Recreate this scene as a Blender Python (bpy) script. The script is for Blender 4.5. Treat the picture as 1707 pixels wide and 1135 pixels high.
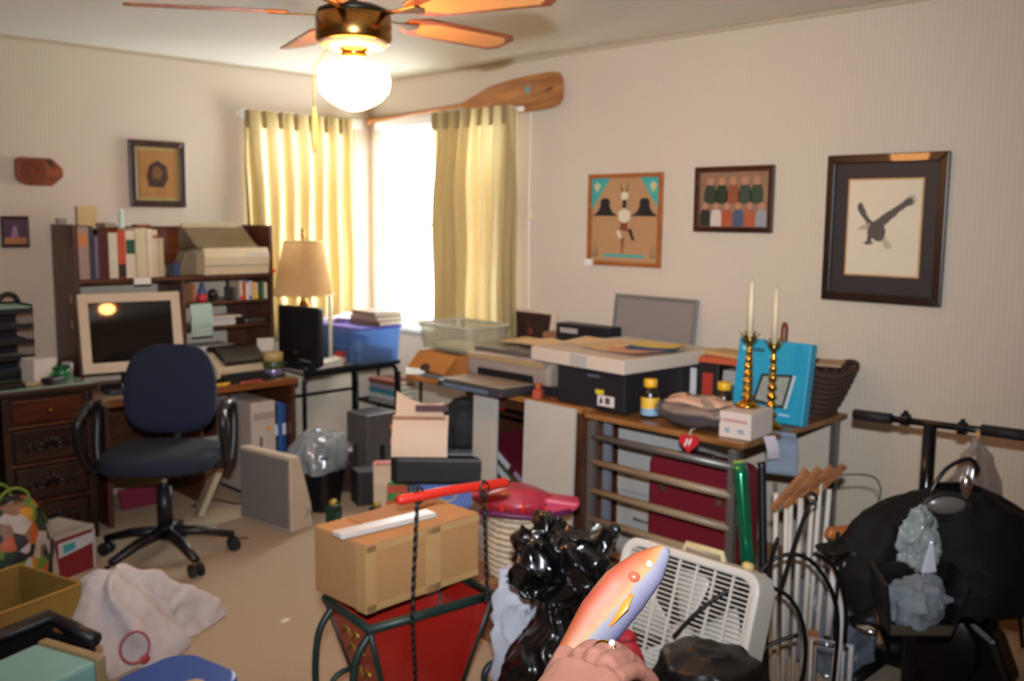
import bpy, bmesh, math, random
from mathutils import Vector, Matrix, Euler, noise
random.seed(7)
PI = math.pi
for o in list(bpy.data.objects):
    bpy.data.objects.remove(o, do_unlink=True)
S = bpy.context.scene
COL = S.collection

# ------------------------------------------------------------------ camera
XW, YW, H = 3.88, 5.28, 2.44          # right wall, left wall, ceiling
cam_d = bpy.data.cameras.new('camera')
cam = bpy.data.objects.new('camera', cam_d)
COL.objects.link(cam)
cam.matrix_world = Matrix(((0.71166533, 0.08193322, -0.69772445, 0.0),
                           (-0.70244689, 0.09718701, -0.70506953, 0.0),
                           (0.01004113, 0.99188791, 0.12671836, 1.56),
                           (0, 0, 0, 1)))
cam_d.sensor_width = 36.0
cam_d.lens = 36.0 * 1597.0 / 1707.0
cam_d.clip_start = 0.05
cam_d.dof.use_dof = True              # the photo is focused on the held fish
cam_d.dof.focus_distance = 0.95
cam_d.dof.aperture_fstop = 8.5
S.camera = cam

# ------------------------------------------------------------------ world and light
S.view_settings.view_transform = 'Standard'
S.view_settings.look = 'None'
S.view_settings.gamma = 1.0
S.view_settings.use_curve_mapping = False
S.view_settings.exposure = 0.12
w = bpy.data.worlds.new('daylight'); S.world = w; w.use_nodes = True
bg = w.node_tree.nodes['Background']
bg.inputs[0].default_value = (0.93, 0.97, 1.0, 1)
bg.inputs[1].default_value = 24.0
# the camera's own flash, a little above the lens
fl = bpy.data.lights.new('camera_flash', 'AREA'); fl.shape = 'RECTANGLE'; fl.size = 0.07; fl.size_y = 0.04
fl.energy = 35; fl.color = (0.84, 0.91, 1.0); fl.spread = math.radians(78)
flo = bpy.data.objects.new('camera_flash', fl); COL.objects.link(flo)
flo.matrix_world = cam.matrix_world @ Matrix.Translation((0.0, 0.20, 0.05)) @ Matrix.Rotation(math.radians(5), 4, 'X')
LAMP_STRENGTH = 54.0                  # glass globe of the ceiling fan

# ------------------------------------------------------------------ helpers
def lin(c):
    if isinstance(c, str):
        c = c.lstrip('#'); c = [int(c[i:i + 2], 16) for i in (0, 2, 4)]
    out = []
    for v in c:
        v = v / 255.0
        out.append(v / 12.92 if v <= 0.04045 else ((v + 0.055) / 1.055) ** 2.4)
    return (*out, 1.0)

MATS = {}
def m(c, r=0.6, metal=0.0, nz=0.10, sc=14.0, bump=0.0, alpha=1.0, coat=0.0, stretch=None, spec=None):
    key = (str(c), r, metal, nz, sc, bump, alpha, coat, stretch, spec)
    if key in MATS: return MATS[key]
    mt = bpy.data.materials.new('surface_' + str(c).lstrip('#')); mt.use_nodes = True
    nt = mt.node_tree; b = nt.nodes['Principled BSDF']
    b.inputs['Roughness'].default_value = r; b.inputs['Metallic'].default_value = metal
    if coat: b.inputs['Coat Weight'].default_value = coat
    if spec is not None: b.inputs['Specular IOR Level'].default_value = spec
    base = lin(c)
    tc = nt.nodes.new('ShaderNodeTexCoord'); n = nt.nodes.new('ShaderNodeTexNoise')
    n.inputs['Scale'].default_value = sc; n.inputs['Detail'].default_value = 4
    if stretch:
        mp = nt.nodes.new('ShaderNodeMapping'); mp.inputs['Scale'].default_value = stretch
        nt.links.new(tc.outputs['Object'], mp.inputs[0]); nt.links.new(mp.outputs[0], n.inputs['Vector'])
    else:
        nt.links.new(tc.outputs['Object'], n.inputs['Vector'])
    mx = nt.nodes.new('ShaderNodeMix'); mx.data_type = 'RGBA'
    mx.inputs[6].default_value = (*[v * (1 - nz) for v in base[:3]], 1)
    mx.inputs[7].default_value = (*[min(1, v * (1 + nz)) for v in base[:3]], 1)
    nt.links.new(n.outputs['Fac'], mx.inputs[0]); nt.links.new(mx.outputs[2], b.inputs['Base Color'])
    if bump:
        bp = nt.nodes.new('ShaderNodeBump'); bp.inputs['Strength'].default_value = bump; bp.inputs['Distance'].default_value = 0.004
        nt.links.new(n.outputs['Fac'], bp.inputs['Height']); nt.links.new(bp.outputs[0], b.inputs['Normal'])
    if alpha < 1: b.inputs['Alpha'].default_value = alpha
    MATS[key] = mt
    return mt

def wood(c1, c2, r=0.4, sc=5.0, axis='X', coat=0.0):
    key = ('wood', c1, c2, r, sc, axis, coat)
    if key in MATS: return MATS[key]
    mt = bpy.data.materials.new('wood_grain'); mt.use_nodes = True; nt = mt.node_tree
    b = nt.nodes['Principled BSDF']; b.inputs['Roughness'].default_value = r
    if coat: b.inputs['Coat Weight'].default_value = coat
    tc = nt.nodes.new('ShaderNodeTexCoord'); mp = nt.nodes.new('ShaderNodeMapping')
    k = {'X': (0.12, 1, 1), 'Y': (1, 0.12, 1), 'Z': (1, 1, 0.12)}[axis]
    mp.inputs['Scale'].default_value = [q * sc for q in k]
    n = nt.nodes.new('ShaderNodeTexNoise'); n.inputs['Scale'].default_value = 5; n.inputs['Detail'].default_value = 6; n.inputs['Distortion'].default_value = 0.6
    cr = nt.nodes.new('ShaderNodeValToRGB')
    cr.color_ramp.elements[0].color = lin(c1); cr.color_ramp.elements[1].color = lin(c2)
    cr.color_ramp.elements[0].position = 0.35; cr.color_ramp.elements[1].position = 0.68
    nt.links.new(tc.outputs['Object'], mp.inputs[0]); nt.links.new(mp.outputs[0], n.inputs['Vector'])
    nt.links.new(n.outputs['Fac'], cr.inputs[0]); nt.links.new(cr.outputs[0], b.inputs['Base Color'])
    MATS[key] = mt
    return mt

def emit(c, s):
    mt = bpy.data.materials.new('glowing_glass'); mt.use_nodes = True; nt = mt.node_tree
    b = nt.nodes['Principled BSDF']; b.inputs['Base Color'].default_value = lin(c)
    b.inputs['Emission Color'].default_value = lin(c); b.inputs['Emission Strength'].default_value = s
    return mt

def sheer(c, tr=0.5, r=0.7, clear=0.0, weave=160.0):
    """cloth or film that lets light through: diffuse + translucent (+ clear)"""
    key = ('sheer', c, tr, clear, weave)
    if key in MATS: return MATS[key]
    mt = bpy.data.materials.new('sheer'); mt.use_nodes = True; nt = mt.node_tree
    nt.nodes.remove(nt.nodes['Principled BSDF']); out = nt.nodes['Material Output']
    n = nt.nodes.new('ShaderNodeTexNoise'); n.inputs['Scale'].default_value = weave
    tc = nt.nodes.new('ShaderNodeTexCoord'); nt.links.new(tc.outputs['Object'], n.inputs['Vector'])
    mx = nt.nodes.new('ShaderNodeMix'); mx.data_type = 'RGBA'; L = lin(c)
    mx.inputs[6].default_value = (*[v * 0.85 for v in L[:3]], 1); mx.inputs[7].default_value = (*[min(1, v * 1.12) for v in L[:3]], 1)
    nt.links.new(n.outputs['Fac'], mx.inputs[0])
    d = nt.nodes.new('ShaderNodeBsdfDiffuse'); t = nt.nodes.new('ShaderNodeBsdfTranslucent')
    nt.links.new(mx.outputs[2], d.inputs[0]); nt.links.new(mx.outputs[2], t.inputs[0])
    ms = nt.nodes.new('ShaderNodeMixShader'); ms.inputs[0].default_value = tr
    nt.links.new(d.outputs[0], ms.inputs[1]); nt.links.new(t.outputs[0], ms.inputs[2]); last = ms
    if clear:
        g = nt.nodes.new('ShaderNodeBsdfGlossy'); g.inputs['Roughness'].default_value = 0.18
        m1 = nt.nodes.new('ShaderNodeMixShader'); m1.inputs[0].default_value = 0.15
        nt.links.new(last.outputs[0], m1.inputs[1]); nt.links.new(g.outputs[0], m1.inputs[2])
        tp = nt.nodes.new('ShaderNodeBsdfTransparent'); tp.inputs[0].default_value = (*[0.4 + 0.6 * v for v in L[:3]], 1)
        m2 = nt.nodes.new('ShaderNodeMixShader'); m2.inputs[0].default_value = clear
        nt.links.new(m1.outputs[0], m2.inputs[1]); nt.links.new(tp.outputs[0], m2.inputs[2]); last = m2
    nt.links.new(last.outputs[0], out.inputs[0])
    MATS[key] = mt
    return mt

class MB:
    """collects shapes into one mesh"""
    def __init__(s): s.v = []; s.f = []
    def add(s, vs, fs):
        k = len(s.v); s.v += [tuple(p) for p in vs]; s.f += [tuple(i + k for i in f) for f in fs]; return s
    def box(s, c, d, R=None):
        vs = []
        for x in (-.5, .5):
            for y in (-.5, .5):
                for z in (-.5, .5):
                    p = Vector((x * d[0], y * d[1], z * d[2]))
                    if R is not None: p.rotate(R)
                    vs.append(p + Vector(c))
        return s.add(vs, [(0, 1, 3, 2), (4, 6, 7, 5), (0, 4, 5, 1), (2, 3, 7, 6), (0, 2, 6, 4), (1, 5, 7, 3)])
    def span(s, a, b):
        return s.box([(a[i] + b[i]) / 2 for i in range(3)], [abs(b[i] - a[i]) for i in range(3)])
    def tube(s, pts, r, n=8, closed=False, flat=1.0, cr=0):
        P = [Vector(p) for p in pts]; N = len(P)
        rs = r if isinstance(r, (list, tuple)) else [r] * N
        if cr:                                     # round the path off
            Q = []; qs = []
            for i in range(N - 1):
                p0, p1, p2, p3 = P[max(i - 1, 0)], P[i], P[i + 1], P[min(i + 2, N - 1)]
                for k in range(cr):
                    t = k / cr
                    Q.append(.5 * ((2 * p1) + (p2 - p0) * t + (2 * p0 - 5 * p1 + 4 * p2 - p3) * t * t + (3 * p1 - p0 - 3 * p2 + p3) * t ** 3)); qs.append(rs[i] * (1 - t) + rs[i + 1] * t)
            Q.append(P[-1]); qs.append(rs[-1]); P, rs, N = Q, qs, len(Q)
        up = None; vs = []
        for i in range(N):
            if closed: t = P[(i + 1) % N] - P[i - 1]
            else: t = P[min(i + 1, N - 1)] - P[max(i - 1, 0)]
            if t.length < 1e-9: t = Vector((0, 0, 1))
            t.normalize()
            if up is None:
                up = Vector((0, 0, 1)) if abs(t.z) < 0.9 else Vector((1, 0, 0))
            up = up - t * up.dot(t)
            if up.length < 1e-6: up = t.orthogonal()
            up.normalize(); sd = t.cross(up)
            for k in range(n):
                a = 2 * PI * k / n
                vs.append(P[i] + (up * math.cos(a) * flat + sd * math.sin(a)) * rs[i])
        fs = []
        for i in range(N if closed else N - 1):
            j = (i + 1) % N
            for k in range(n):
                fs.append((i * n + k, i * n + (k + 1) % n, j * n + (k + 1) % n, j * n + k))
        if not closed:
            fs.append(tuple(range(n))[::-1]); fs.append(tuple((N - 1) * n + k for k in range(n)))
        return s.add(vs, fs)
    def cyl(s, a, b, r, r2=None, n=16):
        return s.tube([a, b], [r, r if r2 is None else r2], n)
    def lathe(s, prof, c=(0, 0, 0), n=24, cap=True, sy=1.0, wob=None):
        vs = []; N = len(prof)
        for i, (r, z) in enumerate(prof):
            for k in range(n):
                a = 2 * PI * k / n; q = r * (wob(a, i / (N - 1)) if wob else 1)
                vs.append((c[0] + q * math.cos(a), c[1] + q * math.sin(a) * sy, c[2] + z))
        fs = [(i * n + k, i * n + (k + 1) % n, (i + 1) * n + (k + 1) % n, (i + 1) * n + k) for i in range(N - 1) for k in range(n)]
        if cap:
            fs.append(tuple(range(n))[::-1]); fs.append(tuple((N - 1) * n + k for k in range(n)))
        return s.add(vs, fs)
    def prism(s, pts, a, b, plane='xz'):
        def mk(p, h):
            return {'xz': (p[0], h, p[1]), 'yz': (h, p[0], p[1]), 'xy': (p[0], p[1], h)}[plane]
        n = len(pts)
        return s.add([mk(p, a) for p in pts] + [mk(p, b) for p in pts],
                     [tuple(range(n)), tuple(range(n, 2 * n))[::-1]] + [(i, (i + 1) % n, n + (i + 1) % n, n + i) for i in range(n)])
    def grid(s, fn, nu, nv, closeu=False):
        vs = [fn(i / nu, j / nv) for j in range(nv + 1) for i in range(nu + (0 if closeu else 1))]
        W = nu + (0 if closeu else 1)
        fs = [(j * W + i, j * W + (i + 1) % W, (j + 1) * W + (i + 1) % W, (j + 1) * W + i) for j in range(nv) for i in range(nu)]
        return s.add(vs, fs)
    def ell(s, c, r, n=14, k=9):
        prof = [(max(1e-4, math.sin(PI * i / k)), -math.cos(PI * i / k)) for i in range(k + 1)]
        vs0 = len(s.v); s.lathe(prof, n=n)
        for i in range(vs0, len(s.v)):
            x, y, z = s.v[i]; s.v[i] = (c[0] + x * r[0], c[1] + y * r[1], c[2] + z * r[2])
        return s
    def move(s, d, R=None):
        out = []
        for p in s.v:
            q = Vector(p)
            if R is not None: q.rotate(R)
            out.append(tuple(q + Vector(d)))
        s.v = out
        return s

def crumple(mb, amp, sc, seed=0, floor=None):
    """push every vertex about by fractal noise, as film and cloth crease"""
    out = []
    for p in mb.v:
        q = Vector(p) * sc + Vector((seed * 3.1, seed * 1.7, seed))
        d = Vector((0, 0, 0)); a = 1.0; f_ = 1.0
        for o_ in range(3):
            k = q * f_
            d += a * Vector((abs(noise.noise(k)), abs(noise.noise(k + Vector((31.7, 11.3, 5.1)))), abs(noise.noise(k + Vector((7.9, 47.2, 23.6)))))); a *= .42; f_ *= 2
        d = d * .95 - Vector((.3, .3, .3))
        n = Vector(p) + d * amp
        if floor is not None and n.z < floor: n.z = floor
        out.append(tuple(n))
    mb.v = out
    return mb

def mesh(mb, name, mat, smooth=False, bev=0.0, sub=0, solid=0.0):
    me = bpy.data.meshes.new(name); me.from_pydata(mb.v, [], mb.f); me.update()
    bm = bmesh.new(); bm.from_mesh(me); bmesh.ops.recalc_face_normals(bm, faces=bm.faces); bm.to_mesh(me); bm.free()
    if smooth:
        for p in me.polygons: p.use_smooth = True
    me.materials.append(mat)
    o = bpy.data.objects.new(name, me); COL.objects.link(o)
    if solid:
        q = o.modifiers.new('thickness', 'SOLIDIFY'); q.thickness = solid; q.offset = 0
    if bev:
        q = o.modifiers.new('edges', 'BEVEL'); q.width = bev; q.segments = 2; q.limit_method = 'ANGLE'; q.angle_limit = 0.6
        q.harden_normals = False
    if sub:
        q = o.modifiers.new('round', 'SUBSURF'); q.levels = sub; q.render_levels = sub
    return o
def part(mb, name, mat, parent, label=None, **k):
    o = mesh(mb, name, mat, **k); o.parent = parent
    if label: o['label'] = label
    return o
def tag(o, label, cat, group=None):
    o['label'] = label; o['category'] = cat
    if group: o['group'] = group
    return o
def T(name, label, cat, loc=(0, 0, 0), rz=0.0, group=None, rx=0.0, ry=0.0):
    o = bpy.data.objects.new(name, None); o.empty_display_size = 0.05; COL.objects.link(o)
    o.location = loc; o.rotation_euler = (rx, ry, rz)
    return tag(o, label, cat, group)
def one(mb, name, mat, label, cat, loc=(0, 0, 0), rz=0.0, group=None, rx=0.0, ry=0.0, **k):
    o = mesh(mb, name, mat, **k); o.location = loc; o.rotation_euler = (rx, ry, rz)
    return tag(o, label, cat, group)
def struct(mb, name, mat, parent=None, **k):
    o = mesh(mb, name, mat, **k); o['kind'] = 'structure'
    if parent: o.parent = parent
    return o
def arc(c, r, a0, a1, n=12, plane='xz'):
    out = []
    for i in range(n + 1):
        a = math.radians(a0 + (a1 - a0) * i / n); u, v = r * math.cos(a), r * math.sin(a)
        out.append({'xz': (c[0] + u, c[1], c[2] + v), 'yz': (c[0], c[1] + u, c[2] + v), 'xy': (c[0] + u, c[1] + v, c[2])}[plane])
    return out
def rrect(w, h, r, n=5):
    out = []
    for cx, cy, a in ((w / 2 - r, h / 2 - r, 0), (-w / 2 + r, h / 2 - r, 90), (-w / 2 + r, -h / 2 + r, 180), (w / 2 - r, -h / 2 + r, 270)):
        for i in range(n + 1):
            t = math.radians(a + 90 * i / n); out.append((cx + r * math.cos(t), cy + r * math.sin(t)))
    return out
R90 = -PI / 2      # turns a thing that faces -Y so that it faces -X (stands along the right wall)

# ------------------------------------------------------------------ common materials
M_BROWN = wood('#3d2012', '#5f3219', 0.42, axis='X', coat=0.15)
M_BROWNZ = wood('#3d2012', '#5f3219', 0.42, axis='Z', coat=0.15)
M_DARKWOOD = wood('#1c0d07', '#361a0d', 0.38, axis='X', coat=0.3)
M_DARKWOODZ = wood('#1c0d07', '#361a0d', 0.38, axis='Z', coat=0.3)
M_OAK = wood('#8a5427', '#b97a3c', 0.4, axis='X', coat=0.2)
M_BLACKP = m('#16161a', 0.42)
M_BLACKM = m('#101012', 0.35, 0.3)
M_BEIGE = m('#c9b592', 0.5)
M_WHITEP = m('#e6e2d8', 0.6)
M_PAPER = m('#ded6c9', 0.85)
M_CARD = m('#a87a4c', 0.85, nz=.08, sc=40)
M_CHROME = m('#c8c8c8', 0.18, 1.0)
M_BRASS = m('#8d6a38', 0.26, 1.0)
M_GOLD = m('#c79a3e', 0.16, 1.0)

# ------------------------------------------------------------------ the room
def wall_mat():
    mt = bpy.data.materials.new('grooved_wallboard'); mt.use_nodes = True; nt = mt.node_tree
    b = nt.nodes['Principled BSDF']; b.inputs['Roughness'].default_value = 0.7
    tc = nt.nodes.new('ShaderNodeTexCoord'); sx = nt.nodes.new('ShaderNodeSeparateXYZ'); nt.links.new(tc.outputs['Object'], sx.inputs[0])
    ad = nt.nodes.new('ShaderNodeMath'); ad.operation = 'ADD'; nt.links.new(sx.outputs[0], ad.inputs[0]); nt.links.new(sx.outputs[1], ad.inputs[1])
    mu = nt.nodes.new('ShaderNodeMath'); mu.operation = 'MULTIPLY'; mu.inputs[1].default_value = 2 * PI / 0.022; nt.links.new(ad.outputs[0], mu.inputs[0])
    sn = nt.nodes.new('ShaderNodeMath'); sn.operation = 'SINE'; nt.links.new(mu.outputs[0], sn.inputs[0])
    n = nt.nodes.new('ShaderNodeTexNoise'); n.inputs['Scale'].default_value = 1.2; nt.links.new(tc.outputs['Object'], n.inputs['Vector'])
    mr = nt.nodes.new('ShaderNodeMapRange'); mr.inputs[1].default_value = -1; mr.inputs[2].default_value = -0.7
    nt.links.new(sn.outputs[0], mr.inputs[0])
    mx = nt.nodes.new('ShaderNodeMix'); mx.data_type = 'RGBA'
    mx.inputs[6].default_value = lin('#c9b9a3'); mx.inputs[7].default_value = lin('#cebfab')
    nt.links.new(mr.outputs[0], mx.inputs[0])
    m2 = nt.nodes.new('ShaderNodeMix'); m2.data_type = 'RGBA'; m2.blend_type = 'MULTIPLY'; m2.inputs[0].default_value = 0.10
    nt.links.new(mx.outputs[2], m2.inputs[6]); nt.links.new(n.outputs['Color'], m2.inputs[7])
    nt.links.new(m2.outputs[2], b.inputs['Base Color'])
    return mt
M_WALL = wall_mat()
M_CEIL = m('#dcd9cc', 0.9, nz=.04, sc=30, bump=.3)
M_CARPET = m('#ab9880', 0.97, nz=.22, sc=120, bump=1.0)
M_TRIM = m('#b5a68c', 0.6)
M_WINWHITE = m('#e4e4e0', 0.5)
X0, Y0 = -1.3, -1.3
struct(MB().span((X0, Y0, -0.1), (XW + .15, YW + .15, 0)), 'floor', M_CARPET)
struct(MB().span((X0, Y0, H), (XW + .15, YW + .15, H + .1)), 'ceiling', M_CEIL)
# windows meet in the corner: openings in both walls
LX0, LX1, RY0, RY1, WZ0, WZ1 = 2.98, 3.76, 3.95, 5.16, 0.86, 2.13
wl = MB().span((X0, YW, 0), (LX0, YW + .15, H)).span((LX0, YW, 0), (LX1, YW + .15, WZ0)).span((LX0, YW, WZ1), (LX1, YW + .15, H)).span((LX1, YW, 0), (XW + .15, YW + .15, H))
struct(wl, 'wall_left', M_WALL)
wr = MB().span((XW, Y0, 0), (XW + .15, RY0, H)).span((XW, RY0, 0), (XW + .15, RY1, WZ0)).span((XW, RY0, WZ1), (XW + .15, RY1, H)).span((XW, RY1, 0), (XW + .15, YW, H))
struct(wr, 'wall_right', M_WALL)
struct(MB().span((X0 - .1, Y0, 0), (X0, YW + .15, H)), 'wall_near_left', M_WALL)
struct(MB().span((X0 - .1, Y0 - .1, 0), (XW + .15, Y0, H)), 'wall_back', M_WALL)
struct(MB().span((X0, YW - .012, H - .02), (XW, YW, H)), 'trim_1', M_TRIM, bev=.004)
struct(MB().span((XW - .012, Y0, H - .02), (XW, YW - .012, H)), 'trim_2', M_TRIM, bev=.004)
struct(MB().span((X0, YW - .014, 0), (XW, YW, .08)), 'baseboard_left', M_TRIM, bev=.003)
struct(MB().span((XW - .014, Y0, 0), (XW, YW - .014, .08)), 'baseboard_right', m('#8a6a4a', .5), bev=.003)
def glass_mat():
    mt = bpy.data.materials.new('window_glass'); mt.use_nodes = True; nt = mt.node_tree
    nt.nodes.remove(nt.nodes['Principled BSDF'])
    t = nt.nodes.new('ShaderNodeBsdfTransparent'); g = nt.nodes.new('ShaderNodeBsdfGlossy'); g.inputs['Roughness'].default_value = .03
    n = nt.nodes.new('ShaderNodeTexNoise'); n.inputs['Scale'].default_value = 3
    mr = nt.nodes.new('ShaderNodeMapRange'); mr.inputs[3].default_value = .04; mr.inputs[4].default_value = .08
    nt.links.new(n.outputs[0], mr.inputs[0])
    ms = nt.nodes.new('ShaderNodeMixShader'); nt.links.new(mr.outputs[0], ms.inputs[0])
    nt.links.new(t.outputs[0], ms.inputs[1]); nt.links.new(g.outputs[0], ms.inputs[2]); nt.links.new(ms.outputs[0], nt.nodes['Material Output'].inputs[0])
    return mt
M_GLASS = glass_mat()
def window(name, a0, a1, along):
    def P(u, d, z): return (u, YW + d, z) if along == 'x' else (XW + d, u, z)
    def bar(u0, u1, d0, d1, z0, z1, mb): return mb.span(P(u0, d0, z0), P(u1, d1, z1))
    f = MB(); t = .05
    bar(a0, a1, .02, .10, WZ0, WZ0 + t, f); bar(a0, a1, .02, .10, WZ1 - t, WZ1, f)
    bar(a0, a0 + t, .02, .10, WZ0 + t, WZ1 - t, f); bar(a1 - t, a1, .02, .10, WZ0 + t, WZ1 - t, f)
    root = struct(f, name, M_WINWHITE, bev=.004)
    mid = (a0 + a1) / 2
    part(bar(mid - .025, mid + .025, .03, .09, WZ0 + t, WZ1 - t, MB()), 'mullion', M_WINWHITE, root, bev=.003)
    for u0, u1 in ((a0 + t, mid - .025), (mid + .025, a1 - t)):
        part(bar(u0, u1, .055, .059, WZ0 + t, WZ1 - t, MB()), 'pane', M_GLASS, root)
        part(bar(u0, u1, .045, .075, 1.50, 1.525, MB()), 'glazing_bar', M_WINWHITE, root)
    part(bar(a0 - .03, a1 + .03, -.05, .03, WZ0 - .03, WZ0, MB()), 'window_sill', M_WINWHITE, root, bev=.004)
    c = MB(); bar(a0 - .05, a1 + .05, -.015, 0, WZ1, WZ1 + .06, c)
    part(c, 'casing', M_WINWHITE, root, bev=.003)
    for z in (1.28, 1.62):
        part(bar(mid - .012, mid + .012, .0, .03, z, z + .05, MB()), 'latch', m('#8c8c88', .35, .8), root)
window('window_1', LX0, LX1, 'x')
window('window_2', RY0, RY1, 'y')

# curtains: pleated drapes drawn apart, light shines through them
M_DRAPE = sheer('#bba97e', 0.46, weave=110)
def drape(name, label, a0, a1, along, ztop, zbot, npl, seed, flare, backing=None):
    rnd = random.Random(seed); ph = [rnd.uniform(-.6, .6) for _ in range(npl + 2)]
    root = T(name, label, 'curtain', ((a0 + a1) / 2, YW - .075, ztop) if along == 'x' else (XW - .09, (a0 + a1) / 2, ztop), 0 if along == 'x' else R90, 'tan pleated drapes at the corner window')
    W = a1 - a0
    def fn(u, v):
        x = -W / 2 + u * W
        k = u * npl; i = int(min(k, npl - 1)); s = math.sin(2 * PI * k + ph[i] * v)
        amp = .022 + .030 * min(1, v * 3)
        s = math.copysign(abs(s) ** .7, s)
        x += flare * v * (u - .5) * W + .012 * math.cos(4 * PI * k) * v
        return (x, amp * s + .01 * math.sin(9 * v + 5 * u), -v * (ztop - zbot))
    part(MB().grid(fn, npl * 14, 26), 'cloth', M_DRAPE, root, smooth=True)
    for i in range(npl):
        x = -W / 2 + (i + .25) / npl * W
        part(MB().box((x, .0, -.05), (.016, .05, .10)), 'pinch_pleat', M_DRAPE, root, bev=.005)
    for i in range(npl):
        part(MB().grid(lambda u, v: (lambda q: (q[0], q[1] * .4 + .038, q[2] - .015))(fn((i + .50 + u * .46) / npl, v)), 8, 20), 'added_fold', M_DRAPE, root, smooth=True)  # strip added behind each pleat, darkens half of it against the window
    if backing: part(MB().grid(lambda u, v: (lambda q: (q[0], q[1] * .5 + .045, q[2] - .02))(fn(backing[0] + u * (backing[1] - backing[0]), v)), 60, 20), 'added_backing', M_DRAPE, root, smooth=True)  # extra cloth layer added behind this stretch so less daylight comes through
    rod = MB().box((0, .05, -.02), (W + .05, .018, .028)); rod.box((-W / 2, .075, -.02), (.02, .05, .03)); rod.box((W / 2, .075, -.02), (.02, .05, .03))
    part(rod, 'curtain_rod', M_WINWHITE, root, bev=.003)
drape('curtain', 'tan pleated drape on the left wall beside the bright window, above the table lamp', 2.92, 3.68, 'x', 2.18, .80, 7, 3, -.03)
drape('curtain', 'tan pleated drape on the right wall under the wooden paddle blade', 3.83, 4.53, 'y', 2.18, .80, 7, 5, .02, (.05, .45))
# scalloped sheer valance at the top of the window
def vf(u, v):
    drop = .16 + .05 * abs(math.sin(u * PI * 5))
    return (XW - .02 + .012 * math.sin(u * 60), 4.54 + u * .62, 2.12 - v * drop)
one(MB().grid(vf, 90, 8), 'valance', sheer('#f2efe4', .6, clear=.25, weave=300), 'short white scalloped sheer valance across the top of the bright window', 'valance', smooth=True)
# curtain pull cord on the right wall
cd = T('pull_cord', 'thin white curtain pull cord hanging on the wall right of the drape', 'cord', (XW - .02, 3.77, 0))
part(MB().tube([(0, 0, 2.17), (0, .005, 1.6), (0, 0, 1.0)], .003, 6), 'cord', M_WINWHITE, cd)
part(MB().lathe([(.004, 0), (.012, .01), (.009, .05), (.003, .06)], (0, 0, 1.55), 12), 'tassel', m('#d9c9a4', .5), cd, smooth=True)
part(MB().box((0.0, 0, 2.17), (.035, .03, .035)), 'pulley_bracket', M_WINWHITE, cd, bev=.004)

# ------------------------------------------------------------------ wooden paddle over the window
pd = T('canoe_paddle', 'long wooden canoe paddle hung flat across the wall over the window', 'paddle', (XW - .03, 4.40, 2.215), R90)
pd.rotation_euler = (0, math.radians(-2.2), R90)
part(MB().tube([(-.85, 0, 0), (-.3, 0, 0), (.08, 0, 0.0), (.25, 0, 0)], [.016, .014, .015, .012], 12), 'shaft', M_OAK, pd, smooth=True)
part(MB().ell((-.85, 0, 0), (.024, .018, .03)), 'grip', M_OAK, pd, smooth=True)
bl = [(.06, .014), (.16, .035), (.30, .075), (.45, .092), (.62, .098), (.78, .096), (.85, .085), (.875, .05), (.88, 0)]
bl = bl + [(x, -z) for x, z in reversed(bl[:-1])]
bo = part(MB().prism(bl, -.008, .008), 'blade', M_OAK, pd, bev=.005)
part(MB().cyl((.62, -.008, .02), (.62, -.0095, .02), .022, n=18), 'decal', m('#6f8f9a', .5), bo)
part(MB().prism([(.74, .0), (.80, .015), (.82, .01), (.77, -.008)], -.0085, -.0095), 'burned_mark', m('#4a2a14', .6), bo)

# ------------------------------------------------------------------ ceiling fan with schoolhouse globe
FX, FY, FZ = 1.80, 2.53, 2.135
cf = T('ceiling_fan', 'brass ceiling fan with five cane-inset blades and a lit white globe', 'ceiling fan', (FX, FY, H))
part(MB().lathe([(.02, 0), (.075, 0), (.07, -.03), (.03, -.06), (.016, -.065)], n=28), 'ceiling_canopy', M_BRASS, cf, smooth=True)
part(MB().cyl((0, 0, -.05), (0, 0, FZ - H + .05), .013), 'downrod', M_BRASS, cf, smooth=True)
hz = FZ - H
part(MB().lathe([(.03, .075), (.075, .07), (.11, .055), (.112, .045), (.03, .04)], (0, 0, hz), 32), 'motor_cap', m('#1c1712', .4, .4), cf, smooth=True)
part(MB().lathe([(.10, .045), (.116, .04), (.118, -.03), (.112, -.04), (.05, -.042)], (0, 0, hz), 40), 'motor_housing', M_BRASS, cf, smooth=True)
part(MB().lathe([(.105, -.04), (.10, -.052), (.062, -.062), (.05, -.05)], (0, 0, hz), 36), 'switch_plate', m('#cdbb93', .4, .2), cf, smooth=True)
part(MB().lathe([(.046, -.055), (.042, -.062), (.037, -.066), (.037, -.088), (.048, -.092), (.05, -.105), (.04, -.11)], (0, 0, hz), 28), 'light_fitter', M_BRASS, cf, smooth=True)
GP = [(.035, .085), (.045, .075), (.08, .066), (.105, .045), (.113, .015), (.108, -.018), (.085, -.045), (.05, -.065), (.02, -.076), (.001, -.078)]
GZ = 1.965 - H
gm = emit('#ffae64', LAMP_STRENGTH)
part(MB().lathe(GP, (0, 0, GZ), 36, cap=False), 'glass_globe', gm, cf, smooth=True)
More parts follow.
